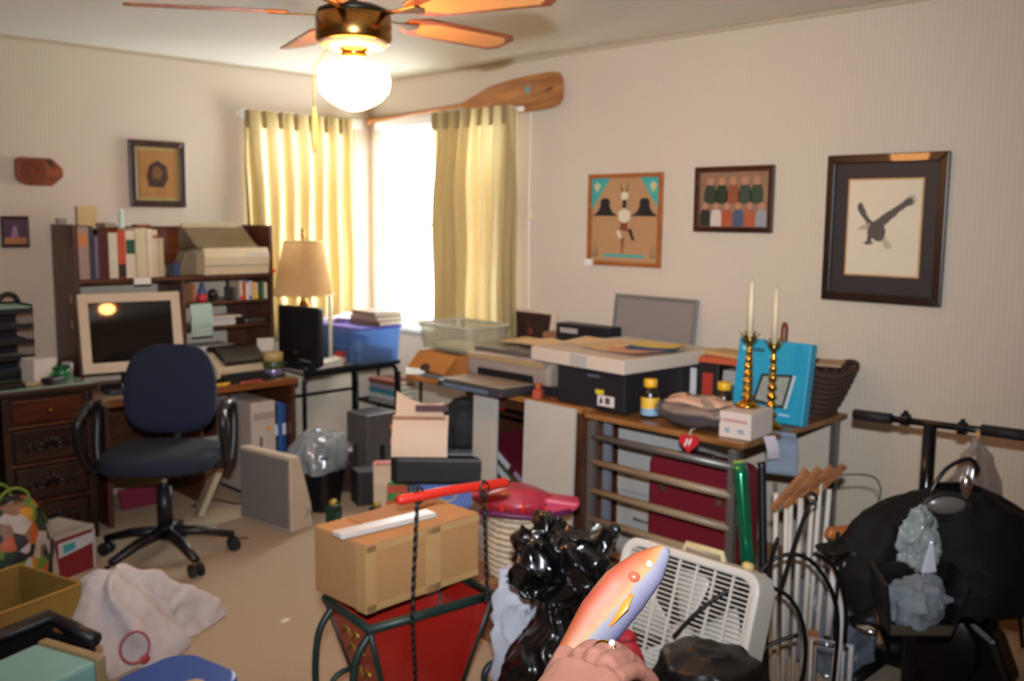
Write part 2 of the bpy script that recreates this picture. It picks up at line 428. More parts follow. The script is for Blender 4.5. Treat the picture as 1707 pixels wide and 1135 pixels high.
for k in range(5):
    a = math.radians(1 + 72 * k)
    Rz = Euler((math.radians(-12), 0, 0)).to_matrix()
    Ra = Matrix.Rotation(a, 3, 'Z')
    def bl2(s0, s1, w0, w1, y0, y1, rc=.03):
        o = [(s0, -w0), (s0 + .06, -w1), (s1 - rc, -w1), (s1, -w1 + rc), (s1, w1 - rc), (s1 - rc, w1), (s0 + .06, w1), (s0, w0)]
        b = MB().prism(o, y0, y1, 'xy'); b.move((0, 0, 0), Rz); b.move((0, 0, hz + .045), Ra); return b
    bd = part(bl2(.20, .67, .035, .068, -.004, .004), 'blade', wood('#6d3518', '#935026', .35, axis='X', coat=.2), cf, bev=.002)
    part(bl2(.25, .645, .02, .048, -.0055, -.0041), 'cane_inset', m('#d09a5c', .7, nz=.2, sc=180), bd)
    ir = MB().prism([(.09, -.016), (.16, -.012), (.24, -.03), (.26, 0), (.24, .03), (.16, .012), (.09, .016)], -.009, -.004, 'xy')
    ir.move((0, 0, 0), Rz); ir.move((0, 0, hz + .045), Ra); part(ir, 'blade_iron', M_BRASS, cf, bev=.002)
pc = part(MB().tube([(-.06, .035, hz - .05), (-.11, .055, hz - .12), (-.112, .056, hz - .245)], .0018, 6), 'pull_chain', M_BRASS, cf)
part(MB().lathe([(.003, 0), (.009, -.03), (.012, -.09), (.008, -.13), (.002, -.14)], (-.112, .056, hz - .24), 14), 'chain_fob', m('#d9b35c', .4), pc, smooth=True)

# ------------------------------------------------------------------ things on the walls
def frame(name, label, u, z, w, h, wall, fw, mf, depth=.022, cat='picture'):
    loc = (u, YW, z) if wall == 'L' else (XW, u, z)
    r = T(name, label, cat, loc, 0 if wall == 'L' else R90)
    f = MB(); y0, y1 = -depth, -.001
    def rail(p):
        f.prism(p, y0, y1)
    W, Hh = w / 2, h / 2; a, b = W - fw, Hh - fw
    for q in ([(-W, Hh), (W, Hh), (a, b), (-a, b)], [(-W, -Hh), (W, -Hh), (a, -b), (-a, -b)], [(-W, -Hh), (-W, Hh), (-a, b), (-a, -b)], [(W, -Hh), (W, Hh), (a, b), (a, -b)]):
        part(MB().prism(q, y0, y1), 'frame_rail', mf, r, bev=.004)
    return r, a, b
M_FR = wood('#140b09', '#2a1610', .34, axis='Z', coat=.25)
# drawing of an eagle, dark mat
r, a, b = frame('framed_drawing', 'dark framed drawing of a swooping eagle with a wide charcoal mat', 1.748, 1.531, .505, .61, 'R', .036, M_FR, .028)
part(MB().box((0, -.008, 0), (2 * a, .006, 2 * b)), 'mat_board', m('#2d2a2c', .5, nz=.05), r)
part(MB().box((0, -.012, 0.005), (.315, .003, .40)), 'mat_bevel', m('#c9a06a', .6), r)
part(MB().box((0, -.0138, 0.005), (.300, .002, .385)), 'drawing_paper', m('#d9cbb0', .8, nz=.04), r)
eg = m('#5b5049', .8, nz=.35, sc=60)
def flat(pts, y, th=.0012): return MB().prism(pts, y, y - th)
def sc2(pts, k, ox=0, oz=0): return [(x * k + ox, z * k + oz) for x, z in pts]
def eag(pts): return [((x - 518) * .0006, (575 - y) * .0006 + .005) for x, y in pts]
part(flat(eag([(432, 545), (480, 515), (520, 482), (565, 455), (610, 425), (650, 398), (672, 370), (668, 392), (700, 348), (690, 382), (728, 352), (705, 390), (738, 384), (708, 408), (736, 408), (700, 424), (672, 432), (650, 452), (622, 468), (600, 498), (572, 515), (552, 540), (525, 560), (538, 600), (532, 640), (510, 668), (478, 668), (450, 650), (425, 645), (408, 615), (412, 580)]), -.0150), 'eagle_body_and_wing', eg, r)
part(flat(eag([(440, 545), (405, 548), (380, 515), (352, 485), (330, 448), (328, 425), (345, 402), (362, 408), (372, 430), (385, 452), (400, 488), (418, 515), (440, 530)]), -.0150), 'eagle_far_wing', eg, r)
part(flat(eag([(432, 545), (400, 546), (372, 560), (350, 575), (332, 592), (360, 590), (400, 588), (420, 582)]), -.0150), 'eagle_head', m('#b0a08a', .8), r)
part(flat(eag([(412, 630), (408, 668), (372, 684), (400, 682), (398, 698), (420, 688), (440, 698), (436, 682), (462, 690), (440, 664), (436, 640)]), -.0150), 'eagle_talons', eg, r)
part(flat(eag([(512, 665), (545, 720), (590, 712), (575, 680), (535, 640)]), -.0149), 'eagle_tail', m('#b9aa92', .8), r)
# group photograph
r, a, b = frame('framed_group_photograph', 'brown framed photograph of a group of people in two rows', 2.468, 1.656, .42, .304, 'R', .026, wood('#2c150d', '#4f2717', .3, axis='X', coat=.3))
part(MB().box((0, -.006, 0), (2 * a, .004, 2 * b)), 'photograph', m('#8d6a52', .45, nz=.35, sc=9), r)
rnd = random.Random(4)
shirt = ['#2f3a28', '#27301f', '#8a4a2c', '#3a4438', '#30402c', '#22291f', '#c9b9ae', '#a5502f', '#46536b', '#a85436', '#8d8f92']
def fig(x, z, s, c, skin='#b07d5e'):
    p = MB().prism(sc2([(-.032, 0), (.032, 0), (.034, .05), (.022, .085), (-.022, .085), (-.034, .05)], s, x, z), -.0082, -.0095)
    o = part(p, 'photo_figure', m(c, .6), r)
    part(MB().cyl((x, -.0096, z + .104 * s), (x, -.0105, z + .104 * s), .019 * s, n=12), 'photo_face', m(skin, .6), o)
for i in range(5): fig(-.125 + .062 * i, -.02, 1.0, shirt[i])
for i in range(6): fig(-.15 + .06 * i, -.124, .9, shirt[5 + i])
# sand painting
r, a, b = frame('framed_sand_painting', 'light wood framed sand painting with turquoise corners and a dancer figure', 3.107, 1.556, .478, .47, 'R', .022, wood('#8a4a20', '#a9622f', .35, axis='X', coat=.2))
part(MB().box((0, -.006, 0), (2 * a, .004, 2 * b)), 'sand_panel', m('#ad8359', .95, nz=.12, sc=160, bump=.4), r)
tq, bk, cr_, gn = m('#3f9d96', .9), m('#1f1a18', .9), m('#cfc4a8', .9), m('#46503a', .9)
for s in (-1, 1):
    part(flat([(s * a, b), (s * (a - .12), b), (s * a, b - .16)], -.0082), 'turquoise_corner', tq, r)
    part(flat([(s * (a - .035), b - .02), (s * (a - .06), b - .04), (s * (a - .035), b - .075), (s * (a - .012), b - .04)], -.0096), 'corner_motif', m('#c1b47e', .9), r)
    part(flat(sc2([(-.085, 0), (.085, 0), (.05, .02), (.032, .045), (.03, .08), (.015, .09), (-.015, .09), (-.03, .08), (-.032, .045), (-.05, .02)], 1, s * .128, .02), -.0084), 'mesa', bk, r)
    for q in (0, 1, 2):
        part(flat([(s * (.17 + .015 * q), -.19), (s * (.176 + .015 * q), -.19), (s * (.186 + .02 * q), -.11 - .02 * q)], -.0084), 'desert_plant', gn, r)
part(flat([(-.12, -.175), (.12, -.175), (.14, -.19), (-.14, -.19)], -.0083), 'turquoise_ground', tq, r)
for nm, p, c in (('dancer_head', [(-.02, .10), (.02, .105), (.022, .14), (-.022, .14)], cr_), ('dancer_horn', [(-.02, .14), (-.012, .14), (-.03, .19)], bk), ('dancer_horn', [(.012, .14), (.02, .14), (.022, .195)], bk),
                 ('dancer_neck', [(-.012, .06), (.01, .06), (.012, .10), (-.012, .10)], bk), ('dancer_chest', [(-.035, .0), (.0, -.015), (.035, .0), (.04, .04), (.0, .06), (-.038, .04)], cr_),
                 ('dancer_kilt', [(-.03, -.05), (.025, -.06), (.02, -.015), (-.02, -.015)], m('#7a3a26', .9)), ('dancer_leg', [(-.05, -.06), (-.03, -.05), (-.01, -.10), (-.03, -.095)], cr_),
                 ('dancer_leg', [(-.02, -.09), (.005, -.09), (-.005, -.17), (-.015, -.17)], m('#8c4a34', .9)), ('dancer_sash', [(.025, -.05), (.045, -.04), (.07, -.10), (.055, -.105)], bk)):
    part(flat(p, -.0086), nm, c, r)
part(MB().box((-a, -.028, -b - .01), (.05, .012, .035)), 'paper_tag', M_PAPER, r)
# portrait on the left wall
r, a, b = frame('framed_portrait', 'dark framed brown portrait print of a bearded head on the left wall', 2.408, 1.784, .322, .366, 'L', .036, wood('#24130b', '#45261a', .35, axis='Z', coat=.2), .025)
part(MB().box((0, -.008, 0), (2 * a, .006, 2 * b)), 'gilt_liner', m('#a8935c', .45, .3), r)
part(MB().box((0, -.0125, 0), (2 * a - .035, .004, 2 * b - .035)), 'print', m('#98672f', .7, nz=.4, sc=10), r)
part(flat([(-.055, -.07), (.03, -.075), (.06, -.02), (.05, .045), (.0, .075), (-.045, .05), (-.065, -.01)], -.0146), 'hair', m('#3a2212', .8, nz=.3, sc=30), r)
part(flat([(-.028, -.025), (.012, -.03), (.026, .01), (.012, .04), (-.02, .042), (-.034, .01)], -.016), 'face', m('#70471f', .8, nz=.35, sc=40), r)
# small picture
r, a, b = frame('small_framed_picture', 'small dark framed picture with a violet sky at the left edge of the photo', 1.648, 1.465, .135, .16, 'L', .014, wood('#24130b', '#45261a', .35, axis='Z'), .018)
part(MB().box((0, -.006, 0), (2 * a, .004, 2 * b)), 'print', m('#4e2f45', .6, nz=.35, sc=20), r)
part(MB().box((0, -.0085, -.045), (2 * a, .002, .032)), 'orange_foreground', m('#a8713c', .7), r)
part(flat([(-.02, -.03), (.015, -.03), (.01, .03), (-.008, .03)], -.0084), 'pale_tower', m('#8e6d8c', .7), r)
# carved wooden plaque
pq = T('wall_plaque', 'reddish carved wooden plaque of rings hung on the left wall', 'plaque', (1.778, YW, 1.772))
part(MB().prism([(-.115, .06), (-.09, .07), (.06, .07), (.085, .05), (.115, .02), (.118, -.02), (.09, -.045), (.06, -.07), (-.06, -.07), (-.10, -.055), (-.118, -.03)], -.03, -.001), 'wood_slab', wood('#6b2c16', '#96481f', .5, axis='X'), pq, bev=.008)
for i in range(4):
    part(MB().tube(arc((-.03, -.031, 0), .015 + .014 * i, 0, 360, 28), .004, 6), 'carved_ring', wood('#562211', '#7c3a1b', .5, axis='X'), pq)
part(MB().prism([(.03, .06), (.06, .06), (.075, .02), (.05, .03)], -.034, -.029), 'carved_notch', m('#3d1a0d', .6), pq)

# ------------------------------------------------------------------ small builders used many times
def book(label, loc, w, d, h, cover, rz=0.0, group=None, ry=0.0, rx=0.0, pages='#d8cdb5', band=None):
    """upright book: spine towards -Y, w thick, d deep, h tall; loc = middle of its bottom"""
    b = T('book', label, 'book', loc, rz, group, rx, ry)
    t = min(.003, w * .18); mc = m(cover, .55)
    c = MB().box((-w / 2 + t / 2, 0, h / 2), (t, d, h)).box((w / 2 - t / 2, 0, h / 2), (t, d, h)).box((0, -d / 2 + t / 2, h / 2), (w - 2 * t, t, h))
    part(c, 'cover', mc, b)
    part(MB().box((0, .002, h / 2), (w - 2 * t, d - t - .008, h - .01)), 'pages', m(pages, .9), b)
    if band: part(MB().box((0, -d / 2 - .0006, h * band[1]), (w * .92, .0012, h * band[2])), 'spine_label', m(band[0], .6), b)
    return b
def flatbook(label, loc, w, d, h, cover, rz=0.0, group=None, name='book', cat='book'):
    b = T(name, label, cat, loc, rz, group); mc = m(cover, .55); t = min(.003, h * .15)
    part(MB().box((0, 0, t / 2), (w, d, t)).box((0, 0, h - t / 2), (w, d, t)).box((-w / 2 + t / 2, 0, h / 2), (t, d, h - 2 * t)), 'cover', mc, b)
    part(MB().box((t / 2, 0, h / 2), (w - t - .006, d - .008, h - 2 * t)), 'pages', m('#d8cdb5', .9), b)
    return b
def carton(name, label, cat, loc, w, d, h, mat, rz=0, group=None, flaps=None, top=None, label_m=None, rx=0, ry=0):
    b = T(name, label, cat, loc, rz, group, rx, ry)
    t = .004
    part(MB().box((0, -d / 2, h / 2), (w, t, h)).box((0, d / 2, h / 2), (w, t, h)).box((-w / 2, 0, h / 2), (t, d, h)).box((w / 2, 0, h / 2), (t, d, h)).box((0, 0, t / 2), (w, d, t)), 'box_body', mat, b)
    if top: part(MB().box((0, 0, h - t / 2), (w + .004, d + .004, t)), 'lid', top, b)
    return b
def paper(label, loc, w, d, mat, rz=0, group=None, curl=.0, name='paper', cat='paper', rx=0, ry=0):
    def fn(u, v): return ((u - .5) * w, (v - .5) * d, .001 + curl * (abs(u - .5) * 2) ** 2)
    return one(MB().grid(fn, 8, 4), name, mat, label, cat, loc, rz, group, rx, ry, solid=.0012)

# ------------------------------------------------------------------ old carved desk by the left edge
dk = T('carved_desk', 'dark carved wooden pedestal desk with a glass top along the left wall', 'desk', (1.25, 4.93, 0))
DX0, DX1, DY0, DY1 = -.62, .50, -.31, .31          # local; world X .63-1.75, Y 4.62-5.24
part(MB().span((DX0 - .02, DY0 - .02, .73), (DX1 + .02, DY1, .757)), 'desk_top', M_DARKWOOD, dk, bev=.006)
part(MB().span((DX0, DY0 + .01, .757), (DX1, DY1 - .02, .763)), 'glass_sheet', m('#8fa396', .08, coat=.3), dk)
for (x0, x1) in ((DX0, -.24), (.10, DX1)):
    part(MB().span((x0, DY0 + .02, .06), (x1, DY1 - .01, .73)), 'pedestal', M_DARKWOODZ, dk, bev=.004)
    for xp in (x0 + .015, x1 - .015):
        part(MB().span((xp - .018, DY0 - .003, .0), (xp + .018, DY0 + .04, .725)), 'corner_post', M_DARKWOODZ, dk, bev=.006)
    for i, (z0, z1) in enumerate(((.60, .71), (.42, .57), (.24, .39), (.07, .21))):
        dr = part(MB().span((x0 + .045, DY0 + .002, z0), (x1 - .045, DY0 + .03, z1)), 'drawer', wood('#38190b', '#562811', .3, axis='X', coat=.4) if i == 0 else M_DARKWOOD, dk, bev=.005)
        cx, cz = (x0 + x1) / 2, (z0 + z1) / 2
        if i == 0:
            part(MB().ell((cx, DY0 - .008, cz), (.012, .014, .012)), 'knob', M_BRASS, dr, smooth=True)
        else:
            cv = MB()
            for q in range(7):
                an = math.radians(180 * q / 6); cv.tube([(cx + .015 * math.cos(an), DY0, cz - .02 + .015 * math.sin(an)), (cx + .05 * math.cos(an), DY0 - .008, cz - .02 + .05 * math.sin(an)), (cx + .075 * math.cos(an), DY0, cz - .02 + .06 * math.sin(an))], [.004, .009, .003], 6)
            cv.tube([(cx - .11, DY0, cz - .03), (cx - .09, DY0 - .006, cz + .02), (cx - .07, DY0, cz - .02)], .006, 6); cv.tube([(cx + .11, DY0, cz - .03), (cx + .09, DY0 - .006, cz + .02), (cx + .07, DY0, cz - .02)], .006, 6)
            part(cv, 'carving', M_DARKWOOD, dr, smooth=True)
        part(MB().span((x0 + .02, DY0 - .006, z0 - .022), (x1 - .02, DY0 + .02, z0 - .006)), 'moulding', wood('#38190b', '#562811', .3, axis='X', coat=.4), dk, bev=.005)
part(MB().span((-.22, DY0 + .01, .61), (.08, DY0 + .03, .71)), 'centre_drawer', wood('#38190b', '#562811', .3, axis='X', coat=.4), dk, bev=.005)
part(MB().span((-.24, DY1 - .03, .15), (.10, DY1 - .015, .73)), 'back_panel', M_DARKWOOD, dk)

# black stacking letter tray on the old desk
lt = T('letter_tray', 'black mesh stacking letter tray full of papers at the left edge', 'letter tray', (1.47, 5.05, .763))
part(MB().span((-.15, .10, 0), (.12, .12, .36)), 'back_panel', M_BLACKP, lt)
for i in range(5):
    z = .02 + .075 * i
    part(MB().span((-.16, -.14, z), (.125, .10, z + .006)).span((-.16, -.145, z), (.125, -.138, z + .025)), 'tray', M_BLACKP, lt)
for s in (-.16, .12):
    g = MB()
    for q in range(6): g.box((s + .003, -.13 + .045 * q, .18), (.004, .008, .36))
    g.box((s + .003, -.01, .355), (.004, .26, .012)); g.box((s + .003, -.01, .006), (.004, .26, .012)); g.box((s + .003, -.01, .18), (.004, .26, .01))
    part(g, 'mesh_side', M_BLACKP, lt)
part(MB().tube(arc((.06, .0, .36), .045, 0, 180, 10), .012, 8), 'top_handle', M_BLACKP, lt, smooth=True)
for i, c in enumerate(('#7f8c98', '#c9c0b2', '#8a8f96', '#b7b0a4')):
    paper('sheaf of %s paper in the %s slot of the black letter tray' % (('blue-grey', 'cream', 'grey', 'pale')[i], ('lowest', 'second lowest', 'middle', 'fourth')[i]), (1.46, 5.02, .763 + .028 + .075 * i), .24, .20, m(c, .8), name='paper_stack')
one(MB().box((0, 0, .012), (.26, .2, .024)), 'folder', m('#8fb3a6', .6), 'pale green folder lying in the top tray of the letter tray', 'folder', (1.46, 5.02, .763 + .327), bev=.004)
tb = T('tissue_box', 'white tissue box with green leaf print on the old desk', 'tissue box', (1.585, 4.83, .763), .2)
part(MB().box((0, 0, .055), (.115, .115, .11)), 'box_body', m('#d6cbc0', .7), tb, bev=.004)
part(MB().prism([(.02, .01), (.055, .02), (.055, .09), (.04, .06)], -.0578, -.0592), 'leaf_print', m('#3f8a35', .7), tb)
part(MB().prism([(.0, .005), (.025, .008), (.03, .045), (.01, .03)], -.0578, -.0592), 'leaf_print', m('#6a9a50', .7), tb)
gc = T('green_cup', 'small dark green cup beside the tissue box on the old desk', 'cup', (1.665, 4.77, .763))
part(MB().lathe([(.024, 0), (.034, .005), (.04, .065), (.036, .065), (.03, .01), (.001, .01)], n=20, cap=False), 'cup_body', m('#14682e', .3), gc, smooth=True)
part(MB().lathe([(.0401, .056), (.042, .058), (.042, .066), (.0385, .067)], n=20, cap=False), 'rim', m('#0e3a20', .3), gc, smooth=True)
gg = T('drinking_glass', 'small grey drinking glass on the right end of the old desk', 'glass', (1.715, 4.83, .763))
part(MB().lathe([(.02, 0), (.024, .003), (.029, .075), (.027, .075), (.022, .008), (.001, .008)], n=20, cap=False), 'glass_body', m('#9a9c9c', .15, alpha=.75), gg, smooth=True)
part(MB().lathe([(.001, .008), (.022, .0081), (.025, .04), (.001, .04)], n=20), 'contents', m('#6f6a66', .3), gg, smooth=True)
paper('loose cream paper lying on the glass top of the old desk', (1.50, 4.74, .766), .26, .13, m('#cdb795', .8), .1)
one(MB().prism(rrect(.22, .10, .02), 0, .02, 'xy'), 'black_tray', M_BLACKP, 'flat black pen tray on the old desk at the left edge', 'tray', (1.36, 4.70, .764), .05, bev=.004)
one(MB().prism(rrect(.10, .07, .015), 0, .03, 'xy'), 'stapler', M_BLACKP, 'small dark desk gadget beside the green cup', 'desk gadget', (1.60, 4.70, .764), .6, bev=.006)

# ------------------------------------------------------------------ computer desk and its hutch
cdk = T('computer_desk', 'brown computer desk with a beige worktop below the bookshelf hutch', 'desk', (2.365, 4.97, 0))
part(MB().span((-.53, -.29, .618), (.55, .30, .65)), 'desk_top', m('#a98f74', .5, nz=.1), cdk, bev=.004)
part(MB().span((-.53, -.305, .615), (.55, -.289, .652)), 'front_edge', wood('#6a3a1a', '#8d5226', .4, axis='X'), cdk, bev=.005)
part(MB().span((.525, -.27, 0), (.55, .29, .618)), 'side_panel', M_BROWNZ, cdk, bev=.003)
part(MB().span((-.53, -.27, 0), (-.505, .29, .618)), 'side_panel', M_BROWNZ, cdk, bev=.003)
part(MB().span((.0, -.20, 0), (.02, .29, .618)), 'divider', M_BROWNZ, cdk, bev=.003)
part(MB().span((-.505, .27, .25), (.525, .285, .618)), 'back_panel', M_BROWN, cdk)
hu = T('hutch', 'tall brown bookshelf hutch with books and a printer standing on the computer desk', 'hutch', (2.38, 5.11, .65))
HL, HR, HB, HF, HT = -.56, .56, .155, -.155, .855
part(MB().span((HL, HF, 0), (HL + .022, HB, HT)), 'side_panel', M_BROWNZ, hu, bev=.003)
part(MB().span((HR - .022, HF, 0), (HR, HB, HT)), 'side_panel', M_BROWNZ, hu, bev=.003)
part(MB().span((HL + .022, HF + .005, .555), (HR - .022, HB, .578)), 'shelf', M_BROWN, hu, bev=.003)
part(MB().span((HL + .022, HB - .012, .578), (HR - .022, HB, HT - .01)), 'back_panel', wood('#4f2812', '#743c1b', .35, axis='X', coat=.2), hu)
part(MB().span((.0, HF + .005, 0), (.02, HB, .555)), 'divider', M_BROWNZ, hu, bev=.003)
part(MB().span((.02, HF + .01, .415), (HR - .022, HB, .432)), 'shelf', M_BROWN, hu, bev=.003)
part(MB().span((.02, HF + .01, .275), (HR - .022, HB, .292)), 'shelf', M_BROWN, hu, bev=.003)
part(MB().span((HR - .14, HB - .02, 0), (HR - .022, HB, .555)), 'back_strip', M_BROWN, hu)
part(MB().box((-.22, HF - .002, .562), (.09, .003, .035)), 'paper_label', M_PAPER, hu)
for q in (.15, .28): part(MB().box((HL - .001, -.08, q + .2), (.002, .02, .045)), 'tape_tag', m('#a8906a', .7), hu)
HZ = 1.229
bk = [('thick tan book with an orange spine label, leftmost in the hutch row', .058, .265, '#9b8274', ('#c07a45', .75, .25)),
      ('thin dark grey book next to the thick tan book', .022, .27, '#3c3e48', None), ('slim violet-grey book in the hutch row', .018, .22, '#6d6274', None),
      ('dark maroon book between grey and cream books', .05, .255, '#4c1510', None), ('cream book left of the red and black book', .045, .235, '#cfc3aa', None),
      ('red and black book with a yellow band in the hutch row', .04, .25, '#c04a28', ('#1d1a16', .15, .28)), ('dark green and cream book in the middle of the row', .05, .245, '#dacbb0', ('#1e5230', .66, .3)),
      ('cream book right of the green one', .03, .255, '#cfbf9c', None), ('pale yellow book in the cream set', .026, .26, '#d6c69f', None), ('off-white book with a pinkish spine', .03, .255, '#dcc6ae', None),
      ('cream book with a red spot, near the end of the row', .026, .25, '#d3bd9d', ('#a84030', .85, .06)), ('short beige book, rightmost in the hutch row', .03, .205, '#bfa988', None)]
x = 1.850
for lb, wd, ht, co, bd in bk:
    book(lb, (x + wd / 2, 5.085 - random.uniform(0, .01), HZ), wd, .17, ht, co, 0, 'books on the top shelf of the hutch', band=bd); x += wd + .0025
book('tall tan book standing behind the row on the hutch', (1.985, 5.215, HZ), .10, .04, .37, '#c8a873', group='books on the top shelf of the hutch')
one(MB().prism(rrect(.05, .035, .008), 0, .03, 'xy'), 'small_box', m('#8f7f78', .6), 'tiny grey box perched on the top left corner of the hutch', 'box', (1.845, 5.18, 1.505), bev=.003)
fg = T('figurine', 'slender pale green and white figurine standing on the row of books', 'figurine', (2.105, 5.06, 1.483))
part(MB().lathe([(.018, 0), (.02, .01), (.012, .03), (.017, .06), (.008, .08), (.001, .09)], n=16), 'body', m('#bcd0c0', .4), fg, smooth=True)
part(MB().ell((0, -.004, .092), (.012, .012, .014)), 'head', m('#cfe0d4', .4), fg, smooth=True)
one(MB().box((0, 0, .012), (.06, .09, .024)), 'small_packet', m('#8a7a66', .7), 'flat grey-brown packet lying across the cream books', 'packet', (2.03, 5.08, 1.49), .2, bev=.004)
one(MB().box((0, 0, .006), (.07, .10, .012)), 'red_notepad', m('#8a4438', .7), 'flat reddish notepad lying on top of the cream set of books', 'notepad', (2.22, 5.08, 1.494), -.1, bev=.002)
# bits between the books and the printer
jr = T('glass_jar', 'small glass jar with a metal lid on the hutch beside the books', 'jar', (2.30, 5.03, HZ))
part(MB().lathe([(.022, 0), (.026, .004), (.026, .055), (.018, .06), (.001, .06)], n=18), 'jar_body', m('#8c8478', .2), jr, smooth=True)
part(MB().lathe([(.021, .06), (.021, .072), (.001, .073)], n=18), 'lid', M_CHROME, jr, smooth=True)
one(MB().box((0, 0, .035), (.035, .02, .07)).box((0, 0, .073), (.02, .012, .006)), 'lighter', m('#3a4a78', .4), 'small blue lighter-like bottle on the hutch by the printer', 'bottle', (2.375, 5.01, HZ), .3, bev=.003)
one(MB().tube([(-.05, 0, .003), (-.02, -.01, .06), (.05, 0, .075)], .004, 6).box((0, .01, .03), (.12, .05, .06)), 'clip_holder', m('#4a4640', .4), 'dark desk clip holder on the hutch between books and printer', 'clip holder', (2.385, 5.08, HZ), .1, bev=.004)

# dot matrix printer on the hutch
dm = T('dot_matrix_printer', 'beige dot matrix printer with a tilted smoked cover on top of the hutch', 'printer', (2.70, 5.08, HZ))
part(MB().prism([(-.15, 0), (.13, 0), (.13, .13), (-.14, .15), (-.16, .10)], -.20, .20, 'yz'), 'printer_body', M_BEIGE, dm, bev=.008)
part(MB().box((0, -.156, .052), (.40, .008, .004)), 'seam', m('#7c6c4f', .6), dm)
part(MB().box((.11, -.155, .105), (.13, .003, .022)), 'blue_sticker', m('#9fb2b0', .5), dm)
part(MB().prism([(-.13, .15), (.10, .13), (.11, .255), (.075, .265), (.03, .25), (-.06, .19)], -.225, .155, 'yz'), 'smoked_cover', m('#6d5c42', .25, nz=.15), dm, bev=.01)
part(MB().prism([(.085, .25), (.10, .25), (.105, .285), (.09, .285)], -.21, .13, 'yz'), 'paper_guide', m('#b3a27f', .4), dm)
part(MB().cyl((-.245, 0, .11), (-.225, 0, .11), .022), 'platen_knob', m('#5a4c38', .4), dm, smooth=True)
ht_ = one(MB().prism([(-.09, 0), (.07, 0), (.09, .10), (-.02, .13), (-.05, .06)], -.04, .04), 'cover_panel', m('#7d6f58', .35), 'grey-brown plastic tractor cover leaning left of the printer on the hutch', 'printer cover', (2.455, 5.06, HZ), .15, bev=.006)
one(MB().ell((0, 0, .012), (.012, .012, .012)), 'red_tag', m('#c8302a', .5), 'small red knob stuck at the right end of the hutch', 'knob', (2.935, 4.945, 1.23), smooth=True)

# right hand compartments
SZ = 1.083
for i, (wd, ht, co, lb) in enumerate(((.022, .10, '#8d4a30', 'small red-brown booklet at the left of the upper cubby'), (.02, .105, '#6d5c3a', 'small olive booklet in the upper cubby'), (.022, .10, '#9a5a36', 'small orange-brown booklet in the upper cubby'))):
    book(lb, (2.412 + .025 * i, 5.05, SZ), wd, .11, ht, co, group='booklets in the upper cubby')
rc = T('red_cup', 'red desk cup with a blue figure in it in the upper cubby', 'cup', (2.515, 5.00, SZ))
part(MB().lathe([(.026, 0), (.028, .002), (.03, .04), (.026, .04), (.024, .006), (.001, .006)], n=18, cap=False), 'cup_body', m('#c0302e', .4), rc, smooth=True)
part(MB().lathe([(.022, .01), (.024, .06), (.012, .075), (.014, .095), (.001, .108)], n=14), 'blue_figure', m('#3a4470', .5), rc, smooth=True)
wb = T('black_ball', 'round black ball-shaped webcam in the upper cubby', 'webcam', (2.575, 4.99, SZ))
part(MB().ell((0, 0, .038), (.03, .03, .03)), 'ball', M_BLACKP, wb, smooth=True)
part(MB().lathe([(.022, 0), (.02, .008), (.008, .012)], n=16), 'foot', M_BLACKP, wb, smooth=True)
cols = ['#c9b79a', '#b32f2a', '#d8d0c2', '#b9b2c4', '#d4a24a', '#c8b38a', '#23292e', '#2c6a3c', '#d0c6a6']
nm = ['cream', 'red', 'white', 'lilac', 'ochre', 'sand', 'black', 'green', 'pale yellow']
x = 2.725
for i, co in enumerate(cols):
    book('thin %s paperback in the row at the right of the upper cubby' % nm[i], (x + .009, 5.02, SZ), .018, .12, .105 - .006 * (i % 3), co, group='paperbacks in the upper cubby', band=(('#c9302a', .12, .2) if i == 0 else ('#2f4f9a', .12, .15) if i == 3 else ('#e0b020', .16, .3) if i == 5 else None)); x += .0195
one(MB().box((0, 0, .035), (.02, .12, .07)), 'cassette_case', m('#5a5448', .4), 'dark grey case left of the paperbacks in the upper cubby', 'case', (2.705, 5.03, SZ), bev=.002)
def stack(label, loc, w, d, n, co, rz=0, th=.004):
    s = T('paper_stack', label, 'paper stack', loc, rz); rr = random.Random(len(label))
    for i in range(n):
        part(MB().box((rr.uniform(-.004, .004), rr.uniform(-.004, .004), th * (i + .5)), (w, d, th * .94)), 'sheet_bundle', m(co if i % 2 else '#d6cec2', .85), s)
    return s
stack('stack of white paper on the lower cubby shelf behind the pale green note', (2.60, 5.05, .943), .20, .15, 6, '#cdc2b6', th=.008)
stack('flat pink-white papers sticking out at the front of the lower cubby shelf', (2.62, 4.99, .943 + .049), .19, .12, 2, '#cdb4a4', th=.004)
stack('thin stack of white paper in the bottom cubby behind the desk printer', (2.60, 5.10, .65), .22, .18, 22, '#c9c2bc', th=.008)
one(MB().prism(rrect(.14, .10, .02), 0, .03, 'xy'), 'tape_dispenser', m('#3b352e', .4), 'dark tape dispenser at the right of the lower cubby shelf', 'tape dispenser', (2.83, 5.02, .943), bev=.006)
nt_ = T('hanging_note', 'pale green folded note sheet taped to the cubby shelf edge', 'note', (2.475, 4.943, 1.075))
part(MB().grid(lambda u, v: ((u - .5) * .125, -.006 - .012 * math.sin(v * PI), -.18 * v), 4, 8), 'sheet', m('#a9bcae', .8), nt_, solid=.0015)
for z in (-.11, -.125): part(MB().box((0, -.021, z), (.11, .0015, .003)), 'printed_line', m('#7d9a90', .8), nt_)

